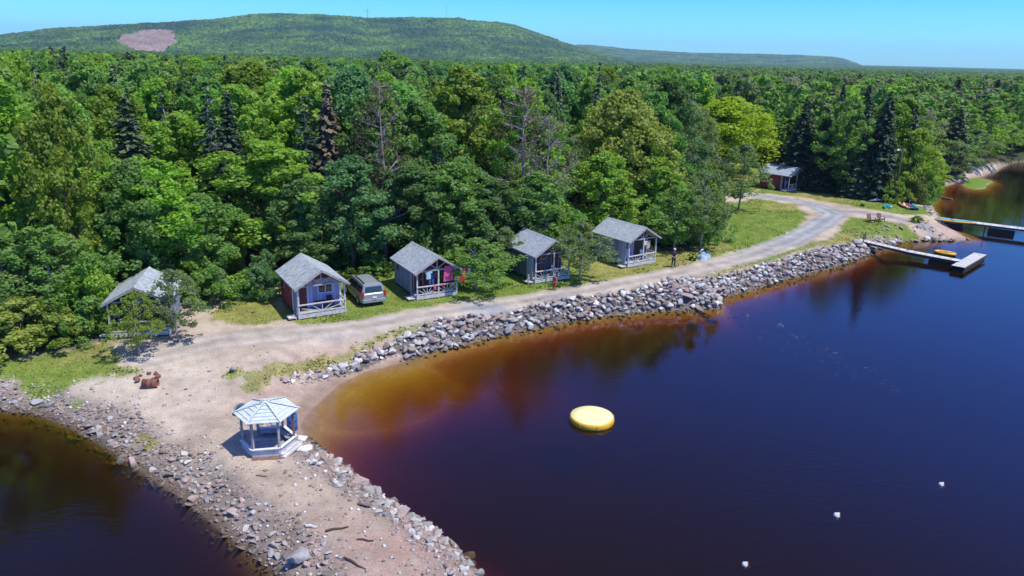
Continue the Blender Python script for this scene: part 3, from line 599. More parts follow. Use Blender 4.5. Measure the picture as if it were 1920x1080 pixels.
for x, y, f_ in keep:
    h = random.uniform(10, 14.5) if f_ < 2.6 else random.uniform(14.6, 17.6) if f_ < 9 else random.uniform(14, 18.8)
    if x > 30: h -= min(3.5, (x-30)*.1)
    px, py, zc = pix((x, y, h+1)); 
    if px < -160 or px > 2080: continue
    if abs(x-PATHX[0]-(y-PATHX[1])*.1) < 1.3 and y < 66: continue
    if blocks(px, py, y): continue
    for a0, a1, pc, yy in CLEAR:
        if a0 < px < a1 and y < yy+1: h = min(h, max(4.5, at_y(px, pc, y)[2]-hz(x, y)))
    hb = 80+.0255*px; h = max(4.5, min(h, at_y(px, hb+(10+random.random()*20 if y < 130 else 11+random.random()*10), y)[2]-hz(x, y)))
    inds.append((y, x, y, h, f_, px))
inds.sort(); NI = 222
PEND = {}
def tone(px, y):
    r_ = random.random()
    if px < 560: w = [('broad', BR, 'bright green', .34), ('broad', MG, 'mid green', .30), ('broad', DG, 'dark green', .12), ('spruce', SG, 'grey green', .14), ('thinspruce', SP, 'dark', .10)]
    elif px < 1330: w = [('broad', BR, 'bright green', .14), ('broad', MG, 'mid green', .38), ('broad', BG, 'blue green', .22), ('broad', DG, 'dark green', .10), ('spruce', SG, 'grey green', .08), ('thinspruce', SP, 'dark', .08)]
    else: w = [('broad', MG, 'mid green', .34), ('airy', GG, 'grey green', .30), ('broad', BR, 'bright green', .10), ('spruce', SG, 'grey green', .13), ('spruce', SP, 'dark', .08), ('dead', GY, 'bare grey', .05)]
    for k, c, n, q in w:
        if r_ < q: return k, c, n
        r_ -= q
    return w[0][:3]
KN = dict(broad='broadleaf tree', airy='loose broadleaf tree', spruce='spruce', thinspruce='thin spruce', dead='tree')
inview = [t for t in inds if -60 < t[5] < 1980]; outview = [t for t in inds if not (-60 < t[5] < 1980)]
for i, (_, x, y, h, f_, px) in enumerate(inview[:NI]):
    k, c, n = tone(px, y); s = random.uniform(.82, 1.2); c = tuple(v*s*random.uniform(.9, 1.1) for v in c)
    row = 'front row' if f_ < 7 else ('middle rows' if f_ < 26 else 'back rows')
    z_ = zone(px); r = random.uniform(3.1, 4.7) if k in('broad', 'airy') else random.uniform(2.3, 3.1)
    if f_ < 4: r *= .8
    if k in('spruce', 'thinspruce'): h *= 1.06
    PEND.setdefault((n, KN[k], row, z_), []).append((px, plant(k, x, y, h, r, c, None, f'{n} {KN[k]}s, {row} of forest {z_}')))
ORD = ['leftmost', 'second', 'third', 'fourth', 'fifth', 'sixth', 'seventh', 'eighth', 'ninth', 'tenth', 'eleventh', 'twelfth', 'thirteenth', 'fourteenth', 'fifteenth', 'sixteenth', 'seventeenth', 'eighteenth', 'nineteenth', 'twentieth']
for (n, kn, row, z_), l_ in PEND.items():
    l_.sort(key=lambda t: t[0])
    for i, (_, o) in enumerate(l_):
        if len(l_) == 1: o['label'] = f'{n} {kn} in the {row} {z_}'
        else: o['label'] = (f'leftmost' if i == 0 else 'rightmost' if i == len(l_)-1 else ORD[min(i, 19)]+' from left')+f' of {n} {kn}s, {row} {z_}'
# understory shrubs along the forest edge
ush = []
fe = [f for f in FOREST[2:-6]]
acc = 0
for (ax, ay), (bx, by) in zip(fe[:-1], fe[1:]):
    L = math.hypot(bx-ax, by-ay); t = acc
    while t < L:
        for off in (1.0, 3.2):
            x = ax+(bx-ax)*t/L+random.gauss(0, .4); y = ay+(by-ay)*t/L; nx, ny = -(by-ay)/L, (bx-ax)/L; x += nx*off; y += ny*off; px, py, zc = pix((x, y, 2))
            if -20 < px < 1930 and not incab(x, y, 1.3) and abs(x-PATHX[0]-(y-PATHX[1])*.1) > 1.5 and not (1325 < px < 1515 and py < 380) and not any((x-a)**2+(y-b)**2 < 2.2 for a, b, r_ in TREES) and zc < 130: ush.append((px, x, y))
        t += random.uniform(2.3, 3.3)
    acc = t-L
UG = {}
for px, x, y in ush:
    n, c = random.choice([('mid green', MG), ('bright green', BR), ('dark green', DG), ('olive green', OL)]); h = random.uniform(2.4, 4.6); z_ = zone(px)
    UG.setdefault((n, z_), []).append((px, plant('bush', x, y, h, random.uniform(1.6, 2.4), tuple(v*random.uniform(.85, 1.1) for v in c), None, f'{n} shrubs at the forest edge {z_}')))
for (n, z_), l_ in UG.items():
    l_.sort(key=lambda t: t[0])
    for i, (_, o) in enumerate(l_): o['label'] = (f'{n} shrub' if len(l_) == 1 else ('leftmost' if i == 0 else 'rightmost' if i == len(l_)-1 else ORD[i]+' from left')+f' of {n} shrubs')+f' at the forest edge {z_}'
# beyond those: one mass of farther trees
def merge_trees(lst, protoV, protoF):
    Vs = []; Fs = []; Cs = []; off = 0
    for (x, y, z, h, r, c, k) in lst:
        V = protoV[k]; a = random.random()*2*PI; ca, sa = math.cos(a), math.sin(a)
        W_ = np.stack([(V[:, 0]*ca-V[:, 1]*sa)*r+x, (V[:, 0]*sa+V[:, 1]*ca)*r+y, V[:, 2]*h+z], 1); Vs.append(W_); Fs.append(protoF[k]+off); off += len(V); Cs.append(np.tile(np.array(c)[None], (len(V), 1)))
    return np.concatenate(Vs), np.concatenate(Fs), np.concatenate(Cs)
def unit(c, h, r): V, Fc = c; V = V.copy(); V[:, :2] /= r; V[:, 2] /= h; return V, Fc
U = [unit(crown_broad(14, 3.6, .1, 70, 16, .62, .3), 14, 3.6) for _ in range(4)]+[unit(crown_spruce(15, 2.8, 16, .9, step=.45), 15, 2.8)]
UF = [unit(crown_broad(14, 4.2, .1, 34, 7, 1.25, .3), 14, 4.2) for _ in range(3)]+[unit(crown_spruce(15, 2.8, 8, 1.7, .6, step=1.2), 15, 2.8)]
lst = []
for (_, x, y, h, f_, px) in inview[NI:]+outview:
    k, c, n = tone(px, y); s = random.uniform(.75, 1.2); c = tuple(v*s for v in c); sp = k in('spruce', 'thinspruce')
    lst.append((x, y, hz(x, y), h, random.uniform(3.4, 4.8) if not sp else 2.9, c, 4 if sp else random.randrange(4)))
V, Fc, Cc = merge_trees(lst, [u[0] for u in U], [u[1] for u in U]); tag(npmesh('farther_trees', V, Fc, LEAFV, col=Cc), 'farther treetops of the dense forest, receding to the skyline', 'forest', kind='stuff')
lst = []; y = 330.
while y < 1500:
    st = 6.5+(y-330)*.010
    for x in np.arange(-y*.8, y*.8, st):
        X = x+random.uniform(-.4, .4)*st; Y = y+random.uniform(-.4, .4)*st
        if Y < 330+0*abs(X) or (X > 250 and Y < 210+X*.25): continue
        sp = random.random() < .3; c = random.choice([MG, BG, DG, GG, OL, BG]) if not sp else SG; s = random.uniform(.7, 1.15)
        lst.append((X, Y, 1.4+.6, random.uniform(7.5, 11.5)-(2 if X > 300 else 0), random.uniform(4.5, 6.5)*(1+(y-330)/1200) if not sp else 4, tuple(v*s for v in c), 3 if sp else random.randrange(3)))
    y += st
V, Fc, Cc = merge_trees(lst, [u[0] for u in UF], [u[1] for u in UF]); tag(npmesh('far_off_wood', V, Fc, LEAFV, col=Cc), 'far off flat wood reaching the foot of the hills', 'forest', kind='stuff')
def canopy():
    th = np.arange(-46, 46, .09)*PI/180; rr = [1250.]
    while rr[-1] < 8300: rr.append(rr[-1]*1.022)
    T, Rr = np.meshgrid(th, np.array(rr)); x = (Rr*np.sin(T)).ravel(); y = (Rr*np.cos(T)).ravel(); z = 6.5+rng.random(x.size)*3.5+(fbm(x, y, 300, 9)-.5)*3
    nc = len(th); i = np.arange(len(rr)-1)[:, None]*nc; j = np.arange(nc-1)[None]; q = (i+j).ravel()
    tag(npmesh('distant_wood', np.stack([x, y, z], 1), np.stack([q, q+1, q+1+nc, q+nc], 1), HILLM), 'distant dark wood along the horizon', 'forest', kind='stuff')
canopy()

# ------------------------------------------------------------------ rocks
def hull(n=13, sq=(1, 1, .7), bev=.03):
    b = bmesh.new()
    for i in range(n):
        v = Vector([random.gauss(0, 1) for _ in range(3)]).normalized()*random.uniform(.85, 1.1); b.verts.new((v.x*sq[0]*.5, v.y*sq[1]*.5, v.z*sq[2]*.5))
    bmesh.ops.convex_hull(b, input=b.verts); bmesh.ops.delete(b, geom=[v for v in b.verts if not v.link_faces], context='VERTS')
    bmesh.ops.bevel(b, geom=b.edges[:], offset=bev, segments=1, affect='EDGES'); bmesh.ops.triangulate(b, faces=b.faces[:])
    m = bpy.data.meshes.new('boulder'); b.to_mesh(m); b.free(); m.materials.append(ROCK); return m
RK = [hull(random.choice((11, 13, 16)), (1, random.uniform(.65, 1), random.uniform(.5, .85))) for _ in range(12)]
def mesh_np(m):
    V = np.empty(len(m.vertices)*3); m.vertices.foreach_get('co', V); Fc = np.array([p.vertices[:] for p in m.polygons]); return V.reshape(-1, 3), Fc
RKN = [mesh_np(m) for m in RK]
RC = {'pale grey': (.46, .44, .42), 'white': (.64, .61, .57), 'pinkish': (.38, .29, .26), 'mid grey': (.30, .28, .275), 'dark': (.17, .15, .14), 'brownish': (.28, .215, .175)}
def rock(x, y, z, s, cn, label, group=None, k=None, rot=None, name='boulder', colr=None):
    m = RK[random.randrange(12) if k is None else k]; o = bpy.data.objects.new(name, m); COL.objects.link(o); o.location = (x, y, z); o.rotation_euler = rot or (random.uniform(-.5, .5), random.uniform(-.5, .5), random.random()*6.28)
    o.scale = s if hasattr(s, '__len__') else (s, s*random.uniform(.8, 1.1), s*random.uniform(.75, 1.05)); k_ = random.uniform(.8, 1.12); c = colr or tuple(v*k_ for v in RC[cn]); o.color = (*c, 1)
    return tag(o, label, 'rock', group)
SPECIAL = []
def srock(px, py, s, cn, label, dz=.15, z0=.9, rot=None, k=None):
    g = gnd(px, py, z0); rock(g.x, g.y, g.z+dz, s, cn, label, k=k, rot=rot); SPECIAL.append((g.x, g.y, (max(s) if hasattr(s, '__len__') else s)*.34))
srock(569, 826, (1.15, .8, .6), 'white', 'large white boulder beside the gazebo, upper of two', .12, rot=(0, .1, -.3), k=2)
srock(567, 845, (1.0, .8, .65), 'white', 'large pale boulder beside the gazebo step, lower of two', .12, rot=(.1, 0, .3), k=5)
srock(588, 872, .62, 'white', 'white round boulder below the gazebo at the water side')
srock(612, 868, .80, 'brownish', 'tan angular boulder below the gazebo at the waterline')
srock(561, 1052, (1.35, 1.15, 1.0), 'mid grey', 'biggest grey boulder at the bottom of the spit', .3, rot=(0, .1, .4), k=7)
srock(676, 908, (1.25, .85, .5), 'pinkish', 'large flat pinkish boulder on the right side of the spit', .15, rot=(.1, 0, -.5))
srock(756, 967, .8, 'pinkish', 'pink angular boulder jutting into the water on the right of the spit', .2)
srock(683, 948, (.95, .45, .4), 'brownish', 'long brown slab among the stones of the right spit bank', .1, rot=(0, 0, -.4))
srock(437, 697, (.75, .6, .55), 'mid grey', 'lone grey boulder sitting on the sandy track', .2)
srock(876, 1040, .75, 'pinkish', 'round pinkish boulder at the lower right waterline of the spit', .1)
srock(346, 852, (.55, .45, .3), 'white', 'pale flat stone at the left rim of the spit, upper of two', .08)
srock(352, 868, (.55, .45, .3), 'white', 'pale flat stone at the left rim of the spit, lower of two', .08)
srock(74, 768, (1.0, .7, .5), 'pale grey', 'grey flat boulder at the left waterline', .1)
srock(100, 790, (.9, .6, .5), 'mid grey', 'grey boulder right of the flat one at the left waterline', .1)
srock(1290, 548, (1.5, 1.0, .7), 'pinkish', 'big pinkish slab at the corner of the stone bank', .5, 1.0, rot=(.2, .2, .6))
srock(1318, 560, (1.7, .9, .8), 'brownish', 'long brown boulder at the corner of the stone bank', .3, .6, rot=(0, .5, -.8))
srock(1308, 572, (1.5, 1.1, .7), 'pale grey', 'big pale slab sloping into the water at the bank corner', .25, .3, rot=(0, .3, -.3))
srock(1335, 572, (1.5, .8, .6), 'pinkish', 'pink boulder dipping into the water at the tip of the bank corner', .15, .2, rot=(0, .35, -.6))
rocks = []
def scatter(x0, x1, y0, y1, st, f):
    gx, gy = np.meshgrid(np.arange(x0, x1, st), np.arange(y0, y1, st)); x = gx.ravel()+rng.uniform(-.5, .5, gx.size)*st; y = gy.ravel()+rng.uniform(-.5, .5, gx.size)*st
    d, b = fields(x, y); z = height(x, y, d, b); f(x, y, z, d, b)
def nearsp(x, y): return any((x-a)**2+(y-c)**2 < r*r for a, c, r in SPECIAL)
gz = gnd(503, 842, .9)
GZR = 1.25
def add(x, y, z, d, b, band, size, colors, sect, dens=1., flat=1., up_=.1):
    lo_, hi_ = band
    for i in np.nonzero((d > lo_) & (d < hi_) & (b < .5) & (rng.random(len(x)) < dens))[0]:
        if math.hypot(x[i]-gz.x, y[i]-gz.y) < 1.75 or nearsp(x[i], y[i]): continue
        s = random.uniform(*size)*(1.15 if random.random() < .12 else 1); cn = random.choices([c[0] for c in colors], [c[1] for c in colors])[0]
        rocks.append((x[i], y[i], z[i]+up_*s, s, cn, sect, flat))
def A(x, y, z, d, b):                       # riprap along the road
    q = sdf(x, y, RIPP)+(fbm(x, y, 2.5, 61)-.5)*.9; b0 = np.zeros(x.shape); xx = x
    sel = (q > 0) & (d < 3.6) & (x < 30) & ((b < .35) | (segdist(x, y, upe, False) < .75)); add(x[sel], y[sel], z[sel], d[sel], b0[sel], (-.3, 3.6), (.42, .88), [('pale grey', 4), ('white', 1.8), ('pinkish', 2.4), ('mid grey', 3.4), ('brownish', 1.8)], 'road', .97, 1., .24)
    sel = (q > 0) & (d < 3) & (x >= 30); add(x[sel], y[sel], z[sel], d[sel], b0[sel], (-.3, 3), (.45, .85), [('pale grey', 3), ('mid grey', 4), ('pinkish', 2.4), ('brownish', 3)], 'road', .9, 1., .2)
    sel = (d > -.45) & (d < .25) & (b < .5) & (q > -.6); add(x[sel], y[sel], z[sel], d[sel], b0[sel], (-.5, .3), (.3, .55), [('mid grey', 3), ('dark', 3), ('brownish', 3)], 'road', .6, .8, .1)
    sel = (segdist(x, y, upe[:4], False) < .55); add(x[sel], y[sel], z[sel], d[sel], b0[sel], (0, 9), (.35, .7), [('pale grey', 3), ('mid grey', 3), ('pinkish', 2), ('white', 2)], 'road', .75, 1., .15)
scatter(-16, 62, 38, 96, .38, A)
def A2(x, y, z, d, b):                      # smaller stones wedged between the blocks, down to the waterline
    q = sdf(x, y, RIPP)+(fbm(x, y, 2.5, 61)-.5)*.9; b0 = np.zeros(x.shape)
    sel = ((q > -.2) & (d < 3.6) & (d > -.15) & ((b < .4) | (segdist(x, y, upe, False) < .8))) | ((segdist(x, y, upe[:4], False) < .7)); add(x[sel], y[sel], z[sel], d[sel], b0[sel], (-.2, 9), (.16, .40), [('pale grey', 2), ('mid grey', 4), ('pinkish', 2), ('brownish', 4), ('dark', 2)], 'road', .9, .85, .06)
scatter(-16, 62, 38, 96, .27, A2)
def B2_(x, y, z, d, b):
    k = (y < 46) & ((x < -9+(38-y)*.38) | ((x > -13+(38-y)*.55) & (y < 36))) & (d < 2.0+1.2*(fbm(x, y, 3, 63)-.3)) & (d > -.15); add(x[k], y[k], z[k], d[k], b[k], (-.2, 4), (.12, .32), [('mid grey', 3), ('pinkish', 3), ('dark', 2), ('brownish', 4), ('pale grey', 1)], 'left', .8, .7, .05)
scatter(-60, 3, 19, 46, .25, B2_)
def B(x, y, z, d, b):                       # right side of the spit
    k = (y < 44) & (x > -11.5+(y-25)*-.12) & (x > -13+(38-y)*.55); n = fbm(x, y, 2, 62)
    sel = k & (d < 1.0+1.3*n); add(x[sel], y[sel], z[sel], d[sel], b[sel], (-.3, 2.6), (.24, .60), [('pale grey', 2.4), ('pinkish', 2.8), ('mid grey', 3), ('brownish', 2.5), ('white', .6)], 'right', .93)
scatter(-14, 3, 20, 36, .35, B)
def Cc_(x, y, z, d, b):                      # left side of the spit
    k = (y < 46) & (x < -9+(38-y)*.38); n = fbm(x, y, 3, 63)
    gm = masks(x, y)[0]; sel = k & (d < .8+2.5*n) & (gm < .3); add(x[sel], y[sel], z[sel], d[sel], b[sel], (-.3, 4.6), (.18, .48), [('mid grey', 4), ('pinkish', 2.5), ('pale grey', 1.0), ('dark', 3), ('brownish', 3.5)], 'left', .93, .62)
scatter(-60, -6, 19, 46, .36, Cc_)
def Ce(x, y, z, d, b):                       # larger settled blocks at both waterlines of the spit
    k = (y < 46) & (x < -9+(38-y)*.38); add(x[k], y[k], z[k], d[k], b[k], (-.25, .9), (.5, .95), [('mid grey', 4), ('pale grey', 2), ('dark', 2), ('pinkish', 2)], 'left', .42, .6, .05)
    k = (y < 44) & (x > -13+(38-y)*.55) & (y < 36); add(x[k], y[k], z[k], d[k], b[k], (-.2, 1.1), (.5, .9), [('mid grey', 3), ('pale grey', 3), ('brownish', 2), ('pinkish', 3)], 'right', .34, .75, .05)
scatter(-60, 3, 19, 46, .8, Ce)
def Dd(x, y, z, d, b):                      # far point between the docks
    k = (y > 78) & (x > 38) & (x < 62); sel = k & (d < 2.4); add(x[sel], y[sel], z[sel], d[sel], b[sel], (-.5, 2.4), (.35, .7), [('mid grey', 3), ('pinkish', 2), ('brownish', 2)], 'far', .6)
scatter(36, 64, 76, 104, .7, Dd)
scored = []
for r_ in rocks:
    px, py, zc = pix((r_[0], r_[1], r_[2])); vis = -20 < px < 1940 and 0 < py < 1095 and r_[2]+.2*r_[3] > .02
    scored.append((r_[3]/zc if vis else 0, r_))
scored.sort(key=lambda t: -t[0]); NR = 300-len(SPECIAL)-8
SL = dict(road='in the stone bank along the gravel road', right='on the right bank of the spit', left='on the left bank of the spit', far='at the point between the docks')
for s_, (x, y, z, s, cn, sect, fl) in scored[:NR]:
    rock(x, y, z, (s, s*random.uniform(.75, 1.1), s*random.uniform(.7, 1)*fl), cn, f'{cn} angular boulder {SL[sect]}', f'{cn} boulders {SL[sect]}')
def merge_rocks(lst, name, label, cat='rocks'):
    Vs = []; Fs = []; Cs = []; off = 0
    for (x, y, z, s, c, fl) in lst:
        V, Fc = RKN[random.randrange(12)]; Mx = np.array(Euler((random.uniform(-.6, .6), random.uniform(-.6, .6), random.random()*6.28)).to_matrix())
        W_ = (V*np.array([s, s*random.uniform(.75, 1.1), s*fl]))@Mx.T+np.array([x, y, z]); Vs.append(W_); Fs.append(Fc+off); off += len(V); Cs.append(np.tile(np.array(c)[None]*random.uniform(.82, 1.15), (len(V), 1)))
    tag(npmesh(name, np.concatenate(Vs), np.concatenate(Fs), ROCKV, col=np.concatenate(Cs)), label, cat, kind='stuff')
merge_rocks([(x, y, z, s, RC[cn], random.uniform(.6, .95)*fl) for _, (x, y, z, s, cn, sect, fl) in scored[NR:]], 'bank_stones', 'remaining smaller stones of the rocky banks')
# small stones: octahedra strewn over the spit and the foot of the banks
def pebbles():
    n = 70000; x = rng.uniform(-45, 62, n); y = rng.uniform(20, 92, n); d, b = fields(x, y); z = height(x, y, d, b); g, rd, f = masks(x, y)
    w = np.where(y < 46, np.where(d < 3.2, .9, .12), np.where(d < 3.2, .8, .0)); w = np.where(b > .5, .05, w); w *= (1-.8*g)*(1-f)*(1-.9*rd)*np.where(d < -.1, 0, 1)
    k = rng.random(n) < w; x, y, z = x[k], y[k], z[k]; n = len(x); s = .035+.12*rng.random(n)**3
    O = np.array([(1, 0, 0), (-1, 0, 0), (0, 1, 0), (0, -1, 0), (0, 0, .7), (0, 0, -.7)]); Fo = np.array([(0, 2, 4), (2, 1, 4), (1, 3, 4), (3, 0, 4), (2, 0, 5), (1, 2, 5), (3, 1, 5), (0, 3, 5)])
    V = O[None]*s[:, None, None]*rng.uniform(.6, 1.2, (n, 6, 1)); a = rng.random(n)*6.28; X = V[..., 0]*np.cos(a)[:, None]-V[..., 1]*np.sin(a)[:, None]; Y = V[..., 0]*np.sin(a)[:, None]+V[..., 1]*np.cos(a)[:, None]
    V = np.stack([X+x[:, None], Y+y[:, None], V[..., 2]+z[:, None]+.01], 2).reshape(-1, 3); Fc = (Fo[None]+np.arange(n)[:, None, None]*6).reshape(-1, 3)
    cs = np.array([RC[k] for k in RC])[rng.integers(0, 6, n)]*rng.uniform(.8, 1.1, (n, 1)); tag(npmesh('small_stones', V, Fc, ROCKV, col=np.repeat(cs, 6, 0)), 'small stones and gravel strewn over the spit', 'gravel', kind='stuff')
pebbles()
# row of sunken stones across the bay
sub = []
for i in range(90):
    t = random.random()**1.1; px = 1355+t*330+random.gauss(0, 10); py = 572+t*130+random.gauss(0, 5+7*t); p = at(px, py, 0); sub.append((p[0], p[1], random.uniform(-1.1, -.7), random.uniform(.3, .6), (.16, .17, .16), .5))
for px, py in ((1462, 607), (1467, 609), (1622, 687), (1372, 584), (1402, 590), (1493, 630), (1565, 660), (1548, 652)):
    p = at(px, py, 0); sub.append((p[0], p[1], -.12, .5, (.4, .38, .33), .5))
merge_rocks(sub, 'sunken_stones', 'line of sunken stones just under the water of the bay')

# ------------------------------------------------------------------ grass
def grass():
    n = 300000; th = rng.uniform(-.66, .66, n); r = 38*(130/38.)**rng.random(n); x = r*np.sin(th); y = r*np.cos(th); g, rd, f = masks(x, y); d, b = fields(x, y)
    k = (rng.random(n) < np.maximum(g*.9, .25*((f > .3) & (f < 1)))) & (d > .3); x, y = x[k], y[k]; n = len(x); z = height(x, y)
    dry = sm((fbm(x, y, 9, 33)-.42)*4)*.6+.3*rng.random(n); c = np.array((.15, .235, .035))[None]*(1-dry[:, None])+np.array((.33, .28, .10))[None]*dry[:, None]
    mead = at(400, 590, 1.4); t_ = (.6*np.exp(-((x-mead[0])**2+(y-mead[1])**2)/60))[:, None]; c = c*(1-t_)+np.array((.3, .26, .09))*t_; c *= rng.uniform(.7, 1.25, (n, 1))
    s = rng.uniform(.025, .06, n)*(1+.9*(fbm(x, y, 2, 35) > .6)); a = rng.random(n)*6.28; w = s*.8; lean = rng.normal(size=(n, 2))*.9*s[:, None]
    ux = np.cos(a)*w; uy = np.sin(a)*w
    V = np.stack([np.stack([x-ux, y-uy, z-.02], 1), np.stack([x+ux, y+uy, z-.02], 1), np.stack([x+ux*.5+lean[:, 0], y+uy*.5+lean[:, 1], z+s], 1), np.stack([x-ux*.7+lean[:, 0], y-uy*.7+lean[:, 1], z+s*.8], 1)], 1).reshape(-1, 3)
    tag(npmesh('grass', V, np.arange(4*n).reshape(n, 4), GRASSM, col=np.repeat(c, 4, 0)), 'short grass of the lawns and verges', 'grass', kind='stuff')
grass()


# ------------------------------------------------------------------ cabins
def cabin(key, side, front, gable, corner, roofm, label, mid_post=True, sag=0., door_x=(-1.45, -.75), win=(.15, 1.15), dark_bay=None, rails=True, steps=True, panel=None, winside=False):
    x, y, a, w, L, he, hr = CAB[key]; root = empty('cabin', (x, y, max(1.45, hz(x, y)) if key in('c6', 'c7') else 1.45), a); tag(root, label, 'cabin', 'small wooden rental cabins with front porches')
    pd = 1.3; dz = .36; t = .08
    for sgn in (-1, 1):
        m = MB().box((sgn*(w-t/2), (pd+L)/2, (dz-.1+he)/2), (t, L-pd, he-dz+.1)); wl_ = m.build('side_wall', side, root)
        if winside and sgn < 0:
            wf = MB().box((-w-.01, L-.9, 1.75), (.05, .62, .75)).build('window', WOOD, root); MB().box((-w-.025, L-.9, 1.75), (.05, .5, .62)).build('pane', GLASS, wf)
    pent = [(-w, dz-.1), (w, dz-.1), (w, he), (0, hr-.06), (-w, he)]
    MB().prism(pent, L-t, L, lambda u, v, q: (u*.995, q-.002, v)).build('back_wall', side, root)
    MB().box((0, pd+t/2, (dz+he)/2), (2*w-2*t, t, he-dz)).build('front_wall', front, root)
    MB().prism([(-w+.02, he+.002), (w-.02, he+.002), (0, hr-.1)], pd, pd+t, lambda u, v, q: (u, q, v)).build('gable_panel', gable, root)
    for sgn in (-1, 1):
        MB().box((sgn*(w-.03), pd-.02, (dz+he)/2), (.14, .14, he-dz)).build('corner_board', corner, root)
    if panel:                                 # sheltered side panel that closes the left end of the porch
        MB().box((-w+.03, pd*.62, (dz+he)/2), (.05, pd*.62, he-dz)).build('porch_side_panel', panel, root)
    d0, d1 = door_x; dr = MB().box(((d0+d1)/2, pd-.035, dz+.98), (d1-d0, .05, 1.95)).build('door', DRED, root)
    MB().lathe([(0, -.03), (.03, -.03), (.03, .0), (0, .0)], (d1-.08, pd-.065, dz+.95), 8, 'y').build('handle', STEEL, dr)
    MB().box((d0-.05, pd-.04, dz+1), (.08, .05, 2.05)).box((d1+.05, pd-.04, dz+1), (.08, .05, 2.05)).box(((d0+d1)/2, pd-.04, dz+2.06), (d1-d0+.18, .05, .08)).build('door_frame', corner, root)
    x0, x1 = win; zc_ = dz+1.38; wd = x1-x0
    fr = MB().box(((x0+x1)/2, pd-.03, zc_+.34), (wd+.14, .06, .07)).box(((x0+x1)/2, pd-.03, zc_-.34), (wd+.14, .08, .07)).box((x0-.035, pd-.03, zc_), (.07, .06, .61)).box((x1+.035, pd-.03, zc_), (.07, .06, .61)).box(((x0+x1)/2, pd-.03, zc_), (.06, .06, .61)).build('window', corner, root)
    MB().box(((x0+x1)/2, pd-.01, zc_), (wd, .03, .6)).build('pane', GLASS, fr)
    if dark_bay: MB().box(((dark_bay[0]+dark_bay[1])/2, pd-.012, (dz+he)/2), (dark_bay[1]-dark_bay[0], .03, he-dz-.05)).build('doorway_shade_panel', DARKW, root)  # flat dark sheet, coloured to stand in for shade inside a doorway
    # roof: two sagging slopes
    ov = .27; slope = (hr-he)/w; n = 8; vs = []; fs = []
    for k in range(n+1):
        q = k/n; yy = -.32+(L+.62)*q; sg = sag*math.sin(q*PI)
        for (X, Z) in ((-w-ov, he-ov*slope), (0, hr-sg), (w+ov, he-ov*slope)): vs += [(X, yy, Z+.04), (X, yy, Z-.05)]
    for k in range(n):
        b = k*6; c = b+6
        fs += [(b, c, c+2, b+2), (b+2, c+2, c+4, b+4), (b+1, b+3, c+3, c+1), (b+3, b+5, c+5, c+3), (b, b+1, c+1, c), (b+4, c+4, c+5, b+5)]
    fs += [(0, 2, 3, 1), (2, 4, 5, 3), (n*6, n*6+1, n*6+3, n*6+2), (n*6+2, n*6+3, n*6+5, n*6+4)]
    rf = MB().add(vs, fs).build('roof', roofm, root)
    MB().prism([(-.16, -.16*slope+.05), (0, .055), (.16, -.16*slope+.05), (0, .075)], -.33, L+.31, lambda u, v, q: (u, q, hr+v-sag*math.sin(0))).build('ridge_cap', roofm, rf)
    if sag: bpy.data.objects.remove([c for c in rf.children][0])
    fb = MB()
    for sgn in (-1, 1): fb.bar((sgn*(w+ov), -.335, he-ov*slope-.03), (0, -.335, hr-.03), .035, .16)
    fb.build('barge_board', WOOD, rf)
    # porch
    MB().box((0, pd/2, dz-.06), (2*w, pd, .07)).build('porch_deck', DECK, root)
    MB().box((0, -.02, dz-.16), (2*w+.06, .05, .26)).box((-w, pd/2, dz-.18), (.05, pd, .2)).box((w, pd/2, dz-.18), (.05, pd, .2)).build('deck_skirt', WOODW if rails else WOOD, root)
    MB().box((-w+.3, L-.5, .1), (.5, .5, .4)).box((w-.3, L-.5, .1), (.5, .5, .4)).box((-w+.3, pd+.3, .1), (.5, .5, .4)).box((w-.3, pd+.3, .1), (.5, .5, .4)).build('footing', DARKW, root)
    pxs = [-w+.05, w-.05]+([0.12] if mid_post else [])
    for X in pxs: MB().box((X, .03, (he+.0)/2-.02), (.11, .11, he+.04)).build('post', WOODW if corner is not DARKW else WOOD, root)
    MB().box((0, .03, he-.06), (2*w+.1, .09, .12)).build('tie_beam', WOOD, root)
    MB().bar((0, .03, he), (0, .03, hr-.12), .09).bar((0, .03, he+.05), (-w*.45, .03, he+(hr-he)*.5), .08).bar((0, .03, he+.05), (w*.45, .03, he+(hr-he)*.5), .08).build('gable_brace', WOOD, root)
    if rails:
        rz_ = dz+.72; m = MB().box((0, -.03, rz_), (2*w, .12, .07)).box((0, .0, dz+.09), (2*w-.1, .06, .07)).build('railing', WOODW, root)
        for c in ([0.] if not mid_post else [-w/2, w/2]):
            b_ = MB(); hw = w*.92 if not mid_post else w/2*.88
            for f_ in (-1, -.55, .55, 1): b_.bar((c+f_*.12, .0, dz+.12), (c+f_*hw*.93, .0, rz_-.05 if abs(f_) < 1 else dz+.45), .05, .04)
            b_.bar((c, 0, dz+.1), (c, 0, rz_-.04), .05)
            b_.build('sunburst_brace', WOODW, m)
        MB().box((w-.04, pd/2, rz_), (.07, pd, .07)).box((w-.04, pd/2, dz+.3), (.05, pd, .06)).bar((w-.04, .1, dz+.1), (w-.04, pd-.1, rz_-.05), .05).build('side_railing', WOODW, root)
    if steps: MB().box((-w-.42, .45, .17), (.55, .8, .08)).box((-w-.15, .45, .10), (.05, .75, .2)).build('step', WOODW, root)
    return root
cabin('c1', GREYW, DARKW, DRED, WOOD, SHINGLE2, 'leftmost grey roofed cabin half hidden behind a small yellow green tree', mid_post=False)
cabin('c2', REDW, LILAC, DRED, WHITEP, SHINGLE2, 'cabin with red side wall, lilac front and sagging grey roof', mid_post=False, sag=.16, winside=True, panel=GREYW)
